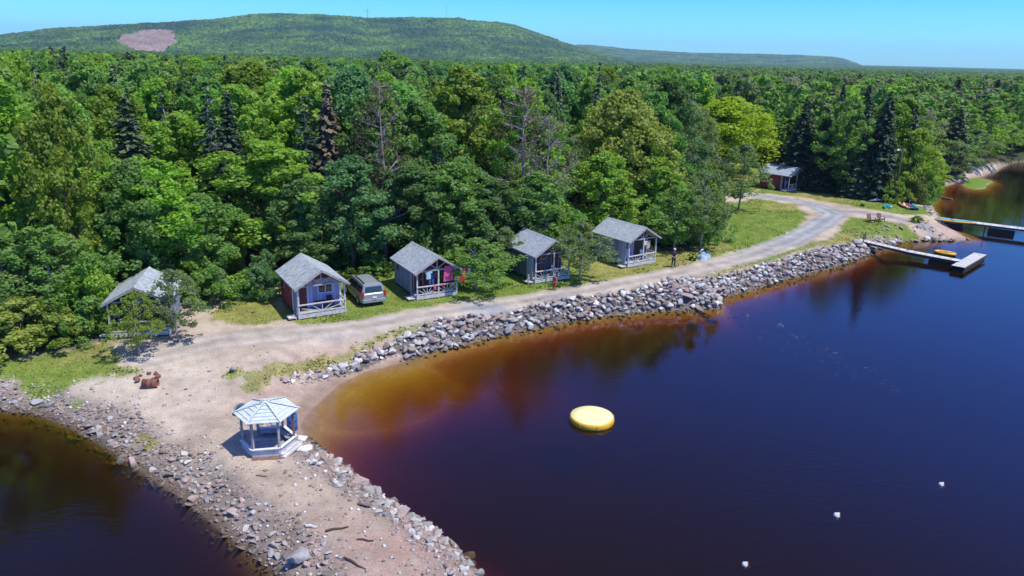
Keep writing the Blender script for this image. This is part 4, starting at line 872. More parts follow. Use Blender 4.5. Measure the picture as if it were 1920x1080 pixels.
cabin('c3', GREYW, DRED, DRED, WOOD, SHINGLE, 'grey blue cabin beside the minivan with clothes hanging on its porch', winside=True, win=(-.1, .9), dark_bay=(1.0, 1.6))
cabin('c4', DGREYW, DGREYW, DARKW, WOOD, SHINGLE, 'dark grey cabin with a white chair on its porch, behind the red clothed child', panel=PALEBLUE, win=(-.9, .1), door_x=(.7, 1.35))
cabin('c5', GREYW, LILAC, DARKW, LILAC, SHINGLE, 'blue grey cabin with lilac front, nearest the standing man', panel=PALEBLUE, win=(-1.1, -.35), door_x=(-1.68, -1.25), dark_bay=(.15, 1.65))
cabin('c6', REDW, PALEBLUE, DARKW, WOOD, SHINGLE, 'far dark red cabin with pale blue front below dark spruces', win=(-.9, -.2), door_x=(-1.75, -1.2))
cabin('c7', GREYW, DARKW, DARKW, WOOD, SHINGLE2, 'farthest cabin, only its pale roof showing above the lawn trees', rails=False)
def local(key, u, v, z=0.):
    x, y, a = CAB[key][:3]; return Vector((x+u*math.cos(a)-v*math.sin(a), y+u*math.sin(a)+v*math.cos(a), 1.45+z))

# ------------------------------------------------------------------ cloth and small porch things
RED = plain('red_cloth', (.55, .03, .06), .8); PINK = plain('pink_cloth', (.75, .12, .28), .8); TEALC = plain('pale_teal_cloth', (.45, .66, .66), .8); WHITEC = plain('white_cloth', (.75, .75, .75), .8); BLACKC = plain('black_cloth', (.02, .02, .025), .8); TANC = plain('tan_cloth', (.55, .42, .28), .8); BLUEC = plain('blue_cloth', (.04, .1, .3), .8); YELC = plain('yellow_green_cloth', (.5, .55, .15), .8)
def garment(kind, loc, rz, m, s, label):
    root = MB(); n = 9; H = s; Wd = s*.55 if kind != 'shirt' else s*.6; vs = []; fs = []; rows = 8
    for side in (0, 1):
        for i in range(rows+1):
            for j in range(n+1):
                u = j/n-.5; v = i/rows; wv = Wd*(1+.25*v if kind == 'dress' else 1); wob = .035*math.sin(j*1.9+v*2.)*(0.3+v)
                vs.append((u*wv, (wob+.01)*(1 if side == 0 else 1)+(.012 if side else -.012), -v*H-.02*math.cos(j*1.3)*v))
    k = (rows+1)*(n+1)
    for side in (0, 1):
        for i in range(rows):
            for j in range(n):
                if kind == 'trousers' and i > 2 and j == n//2: continue
                q = side*k+i*(n+1)+j; f = (q, q+1, q+n+2, q+n+1); fs.append(f if side == 0 else f[::-1])
    root.add(vs, fs)
    if kind == 'shirt': root.box((-Wd*.62, 0, -H*.18), (Wd*.34, .03, H*.26), 0, 0, -.5).box((Wd*.62, 0, -H*.18), (Wd*.34, .03, H*.26), 0, 0, .5)
    o = root.build({'shirt': 'shirt', 'towel': 'towel', 'dress': 'dress', 'trousers': 'trousers'}[kind], m, smooth=True); o.location = loc; o.rotation_euler = (0, 0, rz)
    return tag(o, label, 'clothing' if kind != 'towel' else 'towel')
a3 = CAB['c3'][2]
garment('shirt', local('c3', -.75, -.06, 2.28), a3, TEALC, .62, 'pale teal shirt hanging from the porch beam of the clothes line cabin')
garment('dress', local('c3', .95, -.06, 2.55), a3, PINK, 1.25, 'long bright pink garment hanging from the porch beam')
garment('towel', local('c3', 1.35, .25, 2.0), a3, BLACKC, .9, 'dark towel hanging at the right end of the clothes porch')
garment('trousers', local('c3', -.35, .3, 1.95), a3, BLUEC, .85, 'dark blue trousers hanging inside the clothes porch')
garment('towel', local('c3', .45, -.13, 1.12), a3, RED, .30, 'red towel folded over the railing of the clothes porch')
garment('towel', local('c3', -.25, -.13, 1.12), a3, PINK, .38, 'pink towel folded over the left railing of the clothes porch')
garment('towel', local('c3', 1.2, -.13, 1.12), a3, YELC, .28, 'yellow green towel folded over the right railing end')
# clothes line from the cabin corner to a pole, with a red garment
ca = local('c3', 1.85, .1, 2.15); cb = local('c3', 4.6, .8, 2.1)
cl_ = empty('clothes_line', (cb.x, cb.y, hz(cb.x, cb.y)), 0); tag(cl_, 'clothes line running right from the porch post to a short pole', 'clothes line')
MB().tube([(0, 0, -.2), (0, 0, cb.z-cl_.location.z+.08)], .045, 8).build('pole', WOOD, cl_)
lp = [Vector(ca).lerp(cb, t)-Vector((0, 0, .12*math.sin(t*PI)))-cl_.location for t in [i/8 for i in range(9)]]; MB().tube(lp, .008, 5).build('line', WHITEC, cl_)
q_ = Vector(ca).lerp(cb, .22); garment('dress', (q_.x, q_.y, q_.z-.10), a3, RED, 1.0, 'red garment hanging on the line right of the clothes porch')
q_ = Vector(ca).lerp(cb, .42); garment('towel', (q_.x, q_.y, q_.z-.12), a3, WHITEC, .5, 'small white towel hanging on the clothes line')
def plastic_chair(loc, rz, m, label, group=None):
    root = empty('plastic_chair', loc, rz); tag(root, label, 'chair', group)
    MB().box((0, 0, .42), (.46, .44, .035)).build('seat', m, root, bevel=.008); MB().box((0, .23, .68), (.44, .03, .50), 0, -.18).build('backrest', m, root, bevel=.008)
    for sx_ in (-1, 1):
        for sy in (-1, 1): MB().bar((sx_*.19, sy*.18, .41), (sx_*.24, sy*.22, 0), .045).build('leg', m, root)
        MB().box((sx_*.25, 0, .63), (.05, .42, .03)).box((sx_*.25, -.17, .52), (.04, .04, .22)).build('armrest', m, root)
    return root
WPL = plain('white_plastic', (.78, .78, .76), .35); GPL = plain('green_plastic', (.05, .2, .1), .4); MAR = plain('maroon_plastic', (.2, .03, .05), .5)
plastic_chair(local('c4', .55, .45, .34), CAB['c4'][2]+.3, WPL, 'white plastic chair on the porch of the dark grey cabin')
plastic_chair(local('c4', -.5, .8, .34), CAB['c4'][2]-.2, MAR, 'maroon chair under the window of the dark grey cabin')
plastic_chair(local('c5', .75, .6, .34), CAB['c5'][2]-.1, WPL, 'white plastic chair in the dark bay of the blue grey cabin porch')
plastic_chair(local('c2', .85, .7, .34), CAB['c2'][2]+.1, BLACK, 'black chair below the window on the lilac porch')
plastic_chair(local('c3', -1.1, .6, .34), CAB['c3'][2]+.1, BLACK, 'black chair at the left end of the clothes porch')
garment('towel', local('c5', .75, .03, 2.3), CAB['c5'][2], TANC, .75, 'tan towel hanging in the dark porch bay of the blue grey cabin')
garment('shirt', local('c5', .35, .03, 2.3), CAB['c5'][2], WHITEC, .4, 'small white shirt hanging beside the tan towel')
def table(key, u, v, label):
    p = local(key, u, v, .34); r_ = empty('low_table', p, CAB[key][2]); tag(r_, label, 'table')
    MB().box((0, 0, .55), (.8, .45, .05)).build('tabletop', DARKW, r_)
    for sx_ in (-1, 1):
        for sy in (-1, 1): MB().box((sx_*.35, sy*.18, .27), (.05, .05, .54)).build('leg', DARKW, r_)
table('c2', .1, .85, 'dark low table against the lilac wall under the window')

# ------------------------------------------------------------------ gazebo
def gazebo():
    A_ = at(476, 843.7, gz.z+.45); B_ = at(522.6, 840, gz.z+.45); a = math.atan2(B_[1]-A_[1], B_[0]-A_[0]); mid = (A_+B_)/2; c = (mid[0]-math.sin(a)*1.09, mid[1]+math.cos(a)*1.09)
    z0 = hz(*c); root = empty('gazebo', (c[0], c[1], z0), a); tag(root, 'six sided wooden gazebo with pale planked roof on the sandy spit', 'gazebo')
    Rf = 1.27; Rr = 1.66; he = 2.05; hr = 2.55
    hx = lambda r, k: (r*math.cos(k*PI/3), r*math.sin(k*PI/3))
    MB().prism([hx(Rf+.05, k) for k in range(6)], .04, .2, lambda u, v, t: (u, v, t)).build('floor', DECK, root)
    GZW = mat('silvered_planks', (.60, .66, .64), (.42, .47, .47), .8, 6, bump=.25)
    m = MB(); nC = 6
    for k in range(6):
        for j in range(nC):
            t0 = j/nC; t1 = (j+1.12)/nC; t0 = max(t0, .03)
            ra, rb = Rr*(1-t0)+.02, Rr*(1-min(t1, .97)); za = he+(hr-he)*t0-.01+.035; zb = he+(hr-he)*t1-.02
            p = [(*hx(ra, k), za), (*hx(ra, k+1), za), (*hx(rb, k+1), zb), (*hx(rb, k), zb)]; d = .035+random.uniform(-.006, .006)
            m.add([Vector(v) for v in p]+[Vector(v)-Vector((0, 0, d)) for v in p], [(0, 1, 2, 3), (7, 6, 5, 4), (0, 4, 5, 1), (1, 5, 6, 2), (2, 6, 7, 3), (3, 7, 4, 0)])
    rf = m.build('roof', GZW, root)
    m = MB()
    for k in range(6): m.bar((*hx(Rr+.02, k), he+.05), (*hx(.12, k), hr+.06), .09, .025)
    m.build('hip_board', GZW, rf)
    MB().prism([hx(.2, k) for k in range(6)], hr-.06, hr+.02, lambda u, v, t: (u, v, t)).build('cap', GZW, rf)
    for k in range(6):
        x, y = hx(Rf, k); MB().box((x, y, .06+he/2), (.11, .11, he-.1), k*PI/3).build('post', WOOD if k != 0 else BROWNW, root)
    m = MB()
    for k in range(6): m.bar((*hx(Rf, k), he-.03), (*hx(Rf, k+1), he-.03), .06, .12)
    m.build('ring_beam', WOOD, root)
    for k in range(6):
        if k == 2: continue
        p, q = Vector((*hx(Rf+.06, k), 0)), Vector((*hx(Rf+.06, k+1), 0)); m = MB()
        for z in (.12, .27, .42): m.bar(p+Vector((0, 0, z)), q+Vector((0, 0, z)), .035, .125)
        sp = m.build('side_panel', WOODW, root); MB().bar(p*1.02+Vector((0, 0, .51)), q*1.02+Vector((0, 0, .51)), .16, .035).build('top_rail', WHITEP, sp)
    p, q = Vector((*hx(Rf+.3, 5), .05)), Vector((*hx(Rf+.3, 6), .05)); MB().bar(p, q, .3, .1).bar(p*.93+Vector((0, 0, .1)), q*.93+Vector((0, 0, .1)), .18, .08).build('step', WOODW, root)
    p, q = Vector((*hx(Rf+.2, 4), .0)), Vector((*hx(Rf+.2, 5), .0)); MB().bar(p, q, .25, .08).build('base_plank', BROWNW, root)
    # benches inside
    m = MB()
    for k in (0, 1, 3): m.bar((*hx(Rf-.25, k), .42), (*hx(Rf-.25, k+1), .42), .28, .04)
    m.build('bench', WOOD, root); return root, c, a
gaz, gc_, ga = gazebo(); gaz.scale = (.97, .97, .97)
BLUEP = plain('blue_plastic', (.06, .14, .34), .4)
def barrel(loc, m, label, h=.85, r=.28, lay=None, cat='barrel'):
    root = empty('barrel', loc, 0); tag(root, label, cat)
    pr = [(0, 0), (r*.95, 0), (r, .03), (r*1.0, h*.3), (r*1.04, h*.33), (r, h*.36), (r, h*.63), (r*1.04, h*.66), (r, h*.69), (r, h-.03), (r*.95, h), (r*.9, h-.03), (0, h-.03)]
    MB().lathe(pr, n=20).build('drum_body', m, root, smooth=True); MB().lathe([(.0, h-.02), (.05, h-.02), (.05, h+.015), (0, h+.015)], (r*.55, 0, 0), 8).build('cap', BLACK, root)
    if lay: root.rotation_euler = lay
    return root
g = gnd(533, 822, .9); barrel((g.x+.15, g.y+1.0, g.z), BLUEP, 'blue plastic barrel standing behind the right side of the gazebo', .95)
g = gnd(450, 774, .9); tub = empty('tub', (g.x, g.y, g.z+.12), .7); tag(tub, 'grey blue plastic tub tipped on its side behind the gazebo', 'tub'); tub.rotation_euler = (R(62), 0, .7)
GBP = plain('grey_blue_plastic', (.16, .22, .27), .5)
MB().lathe([(0, 0), (.26, 0), (.36, .3), (.39, .3), (.39, .33), (.34, .33), (.24, .04), (0, .04)], n=20).build('basin', GBP, tub, smooth=True); MB().lathe([(.38, .29), (.41, .3), (.41, .34), (.38, .345)], n=20).build('rim', GBP, tub)
# fire place
g = gnd(278, 727, 1.1); dr = empty('rusty_drum', (g.x-.30, g.y, g.z+.24), .15); tag(dr, 'rusty half drum lying by the ring of red stones on the sand', 'drum')
MB().lathe([(.24, 0), (.27, 0), (.27, .3), (.285, .31), (.27, .32), (.27, .6), (.285, .61), (.27, .62), (.27, .85), (.24, .85), (.24, .02)], (0, 0, 0), 22, 'x').build('shell', RUST, dr, smooth=True); MB().lathe([(0, .05), (.24, .05), (.24, .08), (0, .08)], (0, 0, 0), 22, 'x').build('end_plate', RUST, dr)
g = gnd(274, 712, 1.1)
for i in range(8):
    a = i*PI/4+.2; rock(g.x+math.cos(a)*.62, g.y+.15+math.sin(a)*.5, g.z+.12, random.uniform(.38, .52), 'pinkish', 'red brown stone in the fire ring beside the rusty drum', 'stones of the fire ring', colr=(.22, .10, .08))
def log(px, py, L, rz, r, label, z0=.9, m=WOOD):
    g = gnd(px, py, z0); o = MB().tube([(-L/2, 0, 0), (-L/6, .03, .01), (L/5, -.02, 0), (L/2, .02, .01)], [r*.9, r, r*.85, r*.6], 8).build('driftwood', m); o.location = (g.x, g.y, g.z+r*.7); o.rotation_euler = (0, .02, rz); tag(o, label, 'driftwood')
log(585, 989, .55, -.15, .07, 'short pale driftwood log at the edge of the dark weed patch', m=WOODW)
log(632, 993, .95, .35, .05, 'long thin driftwood branch right of the short pale log', m=DARKW)
log(685, 1014, .7, -.1, .045, 'dark stick lying on the red seaweed of the spit', m=DARKW)
log(490, 893, .5, -.1, .035, 'small stick on the sand in front of the gazebo', m=BROWNW)
log(665, 1058, 1.2, -.6, .05, 'long dark branch near the bottom of the spit', m=DARKW)
log(1763, 372, 4.2, 1.95, .22, 'brown log lying on the far beach', .6, BROWNW)

# ------------------------------------------------------------------ minivan
def minivan():
    paint = plain('silver_grey_paint', (.33, .36, .37), .42, .4, .92); lower = plain('olive_grey_paint', (.16, .16, .13), .35, .4)
    a = .50; rl = gnd(682, 575, 1.4); rr_ = gnd(722, 573, 1.4); c = (rl+rr_)/2; a = math.atan2(rr_.y-rl.y, rr_.x-rl.x); a = .5
    root = empty('minivan', (c.x, c.y, c.z-.02), a); tag(root, 'silver grey minivan parked between the red walled and clothes line cabins, rear to the track', 'minivan')
    # local: x right, y forward (away from the camera); rear bumper at y=0. stations: y, half width, z_low, belt z, roof half width, roof z
    st = [(-.02, .86, .45, .98, .80, 1.00), (.04, .95, .30, 1.03, .86, 1.06), (.16, .97, .27, 1.05, .74, 1.66), (.45, .98, .25, 1.05, .72, 1.74), (1.6, .99, .22, 1.04, .73, 1.78), (2.7, .99, .22, 1.02, .72, 1.75), (3.3, .98, .22, 1.0, .68, 1.63), (4.05, .97, .24, .98, .90, 1.04), (4.75, .92, .28, .86, .80, .89), (4.98, .80, .34, .66, .68, .70)]
    ring = []
    for y, w, zl, zb, wr, zr in st:
        h = [(w*.55, zl), (w*.96, zl+.06), (w, zl+.3), (w*.99, zb-.1), (w*.965, zb), (wr+(w-wr)*.35, zb+(zr-zb)*.6), (wr, zr-.05), (wr*.82, zr), (wr*.4, zr+.012)]
        ring.append([(x, y, z) for x, z in h]+[(-x, y, z) for x, z in h[::-1]])
    n = len(ring[0]); vs = sum(ring, []); fs = []
    for i in range(len(ring)-1): fs += [(i*n+k, i*n+(k+1) % n, (i+1)*n+(k+1) % n, (i+1)*n+k) for k in range(n)]
    fs += [tuple(range(n)), tuple(range((len(ring)-1)*n, len(ring)*n))]
    body = MB().add(vs, fs).build('body', paint, root, smooth=False)
    # glass: rear window, side windows, windscreen
    MB().add([(-.70, .035, 1.12), (.70, .035, 1.12), (.62, .125, 1.56), (-.62, .125, 1.56)], [(0, 1, 2, 3)]).build('rear_window', GLASS, root)
    def sidew(y0, y1, zlo, zhi, s, y1t=None, y0t=None):
        y1t = y1t or y1; y0t = y0t or y0
        X = lambda z: s*(.985-.235*(z-1.04)/.62*(1 if z > 1.04 else 0)+.012)
        MB().add([(X(zlo), y0, zlo), (X(zlo), y1, zlo), (X(zhi), y1t, zhi), (X(zhi), y0t, zhi)], [(0, 1, 2, 3)]).build('side_window', GLASS, root)
    for s in (-1, 1):
        sidew(.32, 1.25, 1.1, 1.56, s); sidew(1.36, 2.3, 1.1, 1.58, s); sidew(2.4, 3.55, 1.08, 1.56, s, 3.1)
    MB().add([(-.80, 3.98, 1.10), (.80, 3.98, 1.10), (.62, 3.36, 1.60), (-.62, 3.36, 1.60)], [(0, 1, 2, 3)]).build('windscreen', GLASS, root)
    tl = plain('red_lamp', (.5, .015, .02), .2)
    for s in (-1, 1):
        MB().box((s*.87, .0, 1.0), (.17, .14, .46)).build('tail_light', tl, root, bevel=.03); MB().box((s*.70, 4.9, .68), (.26, .14, .15)).build('headlight', WPL, root, bevel=.03)
        MB().box((s*1.08, 3.35, 1.12), (.2, .12, .17)).box((s*1.0, 3.37, 1.08), (.1, .05, .05)).build('side_mirror', paint, root, bevel=.01)
        for y in (.95, 3.95):
            tw = MB().lathe([(.2, -.11), (.31, -.115), (.335, -.08), (.335, .08), (.31, .115), (.2, .11)], (s*.90, y, .335), 24, 'x').build('wheel', BLACK, root, smooth=True)
            r_ = MB().lathe([(0, .09), (.06, .1), (.2, .085), (.215, .11), (.215, -.11), (0, -.09)], (s*.90, y, .335), 16, 'x')
            for k in range(5): r_.bar((s*(.90+.09), y, .335), (s*(.90+.105), y+.19*math.cos(k*1.257), .335+.19*math.sin(k*1.257)), .03, .06)
            r_.build('rim', STEEL, tw)
    MB().box((0, -.03, .48), (1.82, .16, .26)).build('rear_bumper', paint, root, bevel=.04); MB().box((0, 4.99, .45), (1.6, .14, .26)).build('front_bumper', paint, root, bevel=.04)
    MB().box((0, -.115, .78), (.36, .02, .13)).build('licence_plate', WPL, root); MB().box((0, -.12, .56), (.3, .015, .05)).build('reflector', tl, root)
    for s in (-1, 1): MB().bar((s*.6, .5, 1.81), (s*.6, 2.6, 1.83), .045, .04).box((s*.6, .5, 1.78), (.05, .1, .08)).box((s*.6, 2.6, 1.79), (.05, .1, .08)).build('roof_rail', BLACK, root)
    MB().bar((-.05, .02, 1.13), (.35, .045, 1.2), .02).build('rear_wiper', BLACK, root)
    for s in (-1, 1): MB().box((s*.985, 2.0, .78), (.02, 2.9, .05)).build('trim_strip', BLACK, root)
minivan()

# ------------------------------------------------------------------ boats, docks, floats
def kayak(loc, rz, m, L, label, w=.72, up_=False, tilt=0., cat='kayak', group=None, deck=None):
    root = empty('kayak', loc, rz); tag(root, label, cat, group); root.rotation_euler = (tilt, 0, rz); n = 12; vs = []; fs = []; k = 8
    for i in range(n+1):
        t = i/n; q = 2*t-1; hw = w/2*max(.02, (1-abs(q)**2.3)); hh = .30*(1-.5*q*q)*.6+.02; zz = .16*q**4
        for j in range(k): a = 2*PI*j/k; vs.append((q*L/2, math.cos(a)*hw, .17+math.sin(a)*hh*(1 if math.sin(a) < 0 else .55)+zz))
    for i in range(n): fs += [(i*k+j, i*k+(j+1) % k, (i+1)*k+(j+1) % k, (i+1)*k+j) for j in range(k)]
    fs += [tuple(range(k)), tuple(range(n*k, n*k+k))]; MB().add(vs, fs).build('hull', m, root, smooth=True)
    MB().lathe([(.15, 0), (.2, .02), (.2, .05), (.15, .05)], (0, 0, .25), 14).build('cockpit', BLACK if deck is None else deck, root)
    return root
YEL = plain('yellow_plastic', (.72, .42, .03), .35); ORG = plain('orange_plastic', (.70, .33, .14), .35); TEAL = plain('teal_plastic', (.02, .26, .30), .35); GRN = plain('green_teal_plastic', (.02, .32, .22), .35); REDP = plain('red_plastic', (.5, .05, .05), .35); AQUA = plain('aqua_plastic', (.15, .5, .55), .35)
gp = 'kayaks lying on the grass by the far dock'
K = [((1682, 381), (1699, 392), ORG, 'orange kayak lying leftmost of the row by the far dock'), ((1690, 382), (1706, 396), WPL, 'white kayak between the orange and red ones'), ((1696, 383), (1711, 396), REDP, 'red kayak lying in the middle of the row'), ((1701, 384), (1716, 397), BLUEP, 'dark blue kayak beside the green one'), ((1706, 383), (1724, 398), GRN, 'teal green kayak at the right of the row')]
for p0, p1, m, lb in K:
    g = gnd(*p0, 1.4); h = gnd(*p1, 1.4); L = (h-g).length; kayak(((g.x+h.x)/2, (g.y+h.y)/2, (g.z+h.z)/2+.02), math.atan2(h.y-g.y, h.x-g.x), m, max(2.6, min(L, 4)), lb, .72, group=gp, tilt=-.3)
g = gnd(1690, 374, 1.9); h = gnd(1719, 386, 1.4); rz7 = math.atan2(h.y-g.y, h.x-g.x); g = (g+h)/2; kayak((g.x, g.y, g.z+.55), rz7, YEL, 4.2, 'yellow kayak propped on a rack behind the row', .8, group=gp, tilt=-.3)
rk = empty('kayak_rack', (g.x, g.y, g.z), rz7); tag(rk, 'low wooden rack carrying the yellow kayak', 'rack')
for s in (-1, 1): MB().box((s*1.0, 0, .5), (.09, .9, .09)).build('crossbar', WOOD, rk); MB().bar((s*1.0, -.4, -.1), (s*1.0, -.35, .47), .09).build('post', WOOD, rk); MB().bar((s*1.0, .4, -.1), (s*1.0, .35, .47), .09).build('post', WOOD, rk)
g = gnd(1664, 390, 1.4); kayak((g.x-.25, g.y+.3, g.z), .9, TEAL, 2.2, 'short teal kayak leaning at the foot of the utility pole', .8, tilt=.9, group=gp); kayak((g.x+.45, g.y+.3, g.z), 1.3, AQUA, 2.0, 'short aqua kayak beside the teal one at the utility pole', .8, tilt=-.5, group=gp)
g = gnd(1645, 378, 1.4); o = kayak((g.x, g.y, g.z), .3, GBP, 3.0, 'grey rowing boat lying upside down under the spruces', 1.1, cat='rowing boat'); o.name = 'rowing_boat'; o.rotation_euler = (PI, 0, .3); o.location.z += .42
def dock(name, pts, wd, th, label, floats=(), fz=.35, m=DECK, posts=()):
    a, b = Vector(pts[0]), Vector(pts[1]); d = b-a; L = d.length; root = empty(name, a, math.atan2(d.y, d.x)); tag(root, label, 'dock'); dz = b.z-a.z; Lh = math.hypot(d.x, d.y)
    MB().bar((0, 0, 0), (Lh, 0, dz), wd, .05).build('deck', m, root)
    MB().bar((0, -wd/2-.02, -.12), (Lh, -wd/2-.02, dz-.12), .05, th).bar((0, wd/2+.02, -.12), (Lh, wd/2+.02, dz-.12), .05, th).build('side_beam', DARKW, root)
    for f0, f1 in floats: MB().box(((f0+f1)/2*Lh, 0, -a.z-dz*(f0+f1)/2*0+.0+dz*(f0+f1)/2*0+.02), ((f1-f0)*Lh, wd*.9, fz*1.6)).build('float', BLACK, root)
    for t, s in posts: MB().tube([(t*Lh, s*(wd/2+.1), -a.z-1.5), (t*Lh, s*(wd/2+.1), dz*t+.9)], .06, 8).build('mooring_post', DARKW, root)
    return root
WDK = mat('bleached_dock_boards', (.62, .62, .60), (.46, .45, .43), .8, 3, bump=.25, boards=(0, 7))
A1 = at(1609, 449, 1.25); B1 = at(1700, 470, .75); C1 = at(1800, 489, .62)
gw = dock('gangway', (A1, B1), 1.0, .2, 'narrow ramp from the stone bank down to the near dock', m=WDK, posts=((.12, -1), (.12, 1)))
dock('dock', (B1+np.array([.05, -.03, -.02]), C1), 1.15, .3, 'pale floating dock with a cross float at its end', floats=((.45, .98),), m=WDK)
T0 = at(1796, 500, .55); T1 = at(1838, 476, .55); dock('dock_float', (T0, T1), 1.2, .22, 'wide grey cross float at the end of the near dock', floats=((.02, .98),), fz=.25, m=WDK)
g1 = at(1728, 395, 1.2); A2 = at(1760, 409, .95); B2 = at(2010, 440, .95); dock('dock', (A2, B2), 1.5, .18, 'long pale dock on dark floats running out at the right edge', floats=((.0, .20), (.40, .60), (.85, .98)), fz=.5, m=WDK, posts=((.2, 1), (.37, 1)))
dock('gangway', (g1, A2+np.array([-.1, .1, 0])), .9, .25, 'short dark ramp between the far beach and the long dock', m=DARKW)
for (px, py, m, lb) in ((1784, 411, AQUA, 'aqua paddleboard lying on the long dock'), (1786, 414, YEL, 'yellow edged paddleboard lying in front of the aqua one')):
    p = at(px, py, 1.05); o = kayak((p[0], p[1], .93), math.atan2(B2[1]-A2[1], B2[0]-A2[0])+.02, m, 5.2, lb, .75, cat='paddleboard'); o.name = 'paddleboard'; o.scale = (1, 1, .55)
def pedal(px, py):
    p = at(px, py, .2); root = empty('water_bike', (p[0], p[1], 0), math.atan2(C1[1]-B1[1], C1[0]-B1[0])); tag(root, 'yellow inflatable float with two seats beside the near dock', 'float'); root.scale = (.85, .85, .85)
    m = MB(); pts = [(1.15*math.cos(t)*(1+.0), .62*math.sin(t), .22) for t in np.linspace(0, 2*PI, 25)]; m.tube(pts, .2, 10, cap=False).build('ring', YEL, root, smooth=True)
    MB().box((0, 0, .16), (1.9, .9, .06)).build('floor', YEL, root)
    for s in (-1, 1): MB().box((s*.45, 0, .36), (.3, .7, .22)).build('seat', ORG if s < 0 else YEL, root, bevel=.05)
pedal(1772, 474)
def trampoline():
    c = at(1109.5, 788, .0); root = empty('water_trampoline', (c[0], c[1], 0), 0); tag(root, 'round yellow water trampoline floating in the bay', 'float')
    ty = plain('yellow_vinyl', (.80, .45, .04), .35, 0, .9); tp = mat('pale_yellow_mat', (.80, .76, .36), (.74, .72, .32), .7, 3, bump=.05)
    r = 1.28
    MB().lathe([(r-.22, -.1), (r-.03, -.1), (r, .02), (r+.01, .14), (r-.01, .25), (r-.04, .30), (r-.08, .32), (r-.14, .31)], n=48).build('tube_ring', ty, root, smooth=True)
    MB().lathe([(0, .325), (r*.5, .32), (r-.09, .33), (r-.08, .31), (0, .29)], n=48).build('jumping_mat', tp, root, smooth=True)
    for k in range(8):
        a = k*PI/4+.15; MB().box((math.cos(a)*(r+.015), math.sin(a)*(r+.015), .15), (.03, .05, .2), a).build('strap', ty if k % 2 else WOOD, root)
trampoline()
BUOYR = plain('orange_rope', (.5, .18, .06), .8)
for px, py, s, lb in ((1764, 909, .13, 'white buoy farthest out in the bay, rightmost of three'), (1568, 967, .15, 'white oblong buoy, middle one of three in the bay'), (1396, 1059, .13, 'white buoy with rope nearest the bottom edge')):
    p = at(px, py, 0); root = empty('buoy', (p[0], p[1], 0), 0); tag(root, lb, 'buoy', 'white mooring buoys in the bay'); root.rotation_euler = (.4, .3, .5)
    MB().lathe([(0, -s), (s*.6, -s*.8), (s, 0), (s*.85, s*.6), (s*.3, s*1.1), (.03, s*1.4), (0, s*1.4)], n=14).build('float_ball', WPL, root, smooth=True); MB().tube([(0, 0, s*1.35), (.05, 0, s*1.5), (.14, -.05, s*.6), (.24, -.12, -.04)], .014, 6).build('rope', BUOYR, root)

# ------------------------------------------------------------------ chairs on the lawn, pole, small things
def adirondack(px, py, rz, label):
    g = gnd(px, py, 1.4); root = empty('adirondack_chair', g, rz); tag(root, label, 'chair', 'pair of brown wooden lawn chairs facing the bay')
    m = MB(); [m.box((-.24+i*.096, 0, .0), (.085, .035, .62)) for i in range(6)]; b = m.build('backrest', BROWNW, root); b.location = (0, .42, .66); b.rotation_euler = (-.4, 0, 0)
    m = MB(); [m.box((0, -.30+i*.1, .40-i*.018), (.6, .085, .03)) for i in range(7)]; m.build('seat', BROWNW, root)
    for s in (-1, 1):
        MB().box((s*.36, -.02, .60), (.13, .8, .03)).build('armrest', BROWNW, root); MB().box((s*.33, -.34, .28), (.05, .1, .6)).build('front_leg', BROWNW, root); MB().bar((s*.3, .6, .0), (s*.3, -.3, .38), .04, .12).build('back_leg', BROWNW, root)
adirondack(1632, 417, .25, 'brown wooden lawn chair, left one of the pair near the docks'); adirondack(1650, 415, .15, 'brown wooden lawn chair, right one of the pair near the docks')
def pole():
    g = gnd(1674, 380, 1.4); root = empty('utility_pole', g, 0); tag(root, 'dark wooden utility pole with a lamp above the kayaks', 'utility pole'); h = 7.6
    MB().tube([(0, 0, -.5), (.05, 0, h*.5), (.12, 0, h)], [.17, .15, .12], 10).build('pole', DARKW, root, smooth=True)
    MB().tube([(.1, 0, h-.3), (-.3, -.1, h-.1), (-.6, -.2, h-.2)], .035, 6).build('lamp_arm', STEEL, root); lp_ = MB().lathe([(.05, .15), (.16, .08), (.24, -.06), (.2, -.1), (0, -.1)], (-.7, -.25, h-.25), 14).build('lamp_head', WPL, root, smooth=True)
    MB().tube([(.12, .0, h-.4), (.45, -.1, h-.5), (.5, -.1, h-.9)], .09, 8).build('insulator_bracket', DARKW, root)
    for z in (2.8, 3.1): MB().bar((-.35, -.05, z+.35), (.1, 0, z), .05).bar((.4, .05, z+.3), (.1, 0, z), .05).build('climbing_peg', DARKW, root)
pole()
def pile():
    g = gnd(1318, 486, 1.4); root = empty('tarp_pile', g, .5); root.scale = (.78, .78, .85); tag(root, 'pale blue tarp covered pile at the left edge of the lawn', 'pile')
    tarp = mat('pale_blue_tarp', (.42, .52, .60), (.20, .28, .36), .5, 4, bump=.3); n = 14; vs = []; fs = []
    for i in range(n+1):
        for j in range(n+1):
            u = i/n*2-1; v = j/n*2-1; e = max(abs(u), abs(v)); zz = .85*(1-e**3)*(.75+.25*math.sin(u*5+v*3))+random.uniform(-.03, .03); vs.append((u*.85+random.uniform(-.03, .03), v*.65, max(zz, -.02)-.02))
    for i in range(n):
        for j in range(n): q = i*(n+1)+j; fs.append((q, q+n+1, q+n+2, q+1))
    MB().add(vs, fs).build('tarp', tarp, root, smooth=True); MB().box((-.1, .3, .95), (.55, .1, .42), .3, .5).build('white_board', WPL, root, bevel=.02); MB().box((.45, -.1, .55), (.35, .3, .7), .3, .15).build('dark_crate', BLUEP, root)
pile()
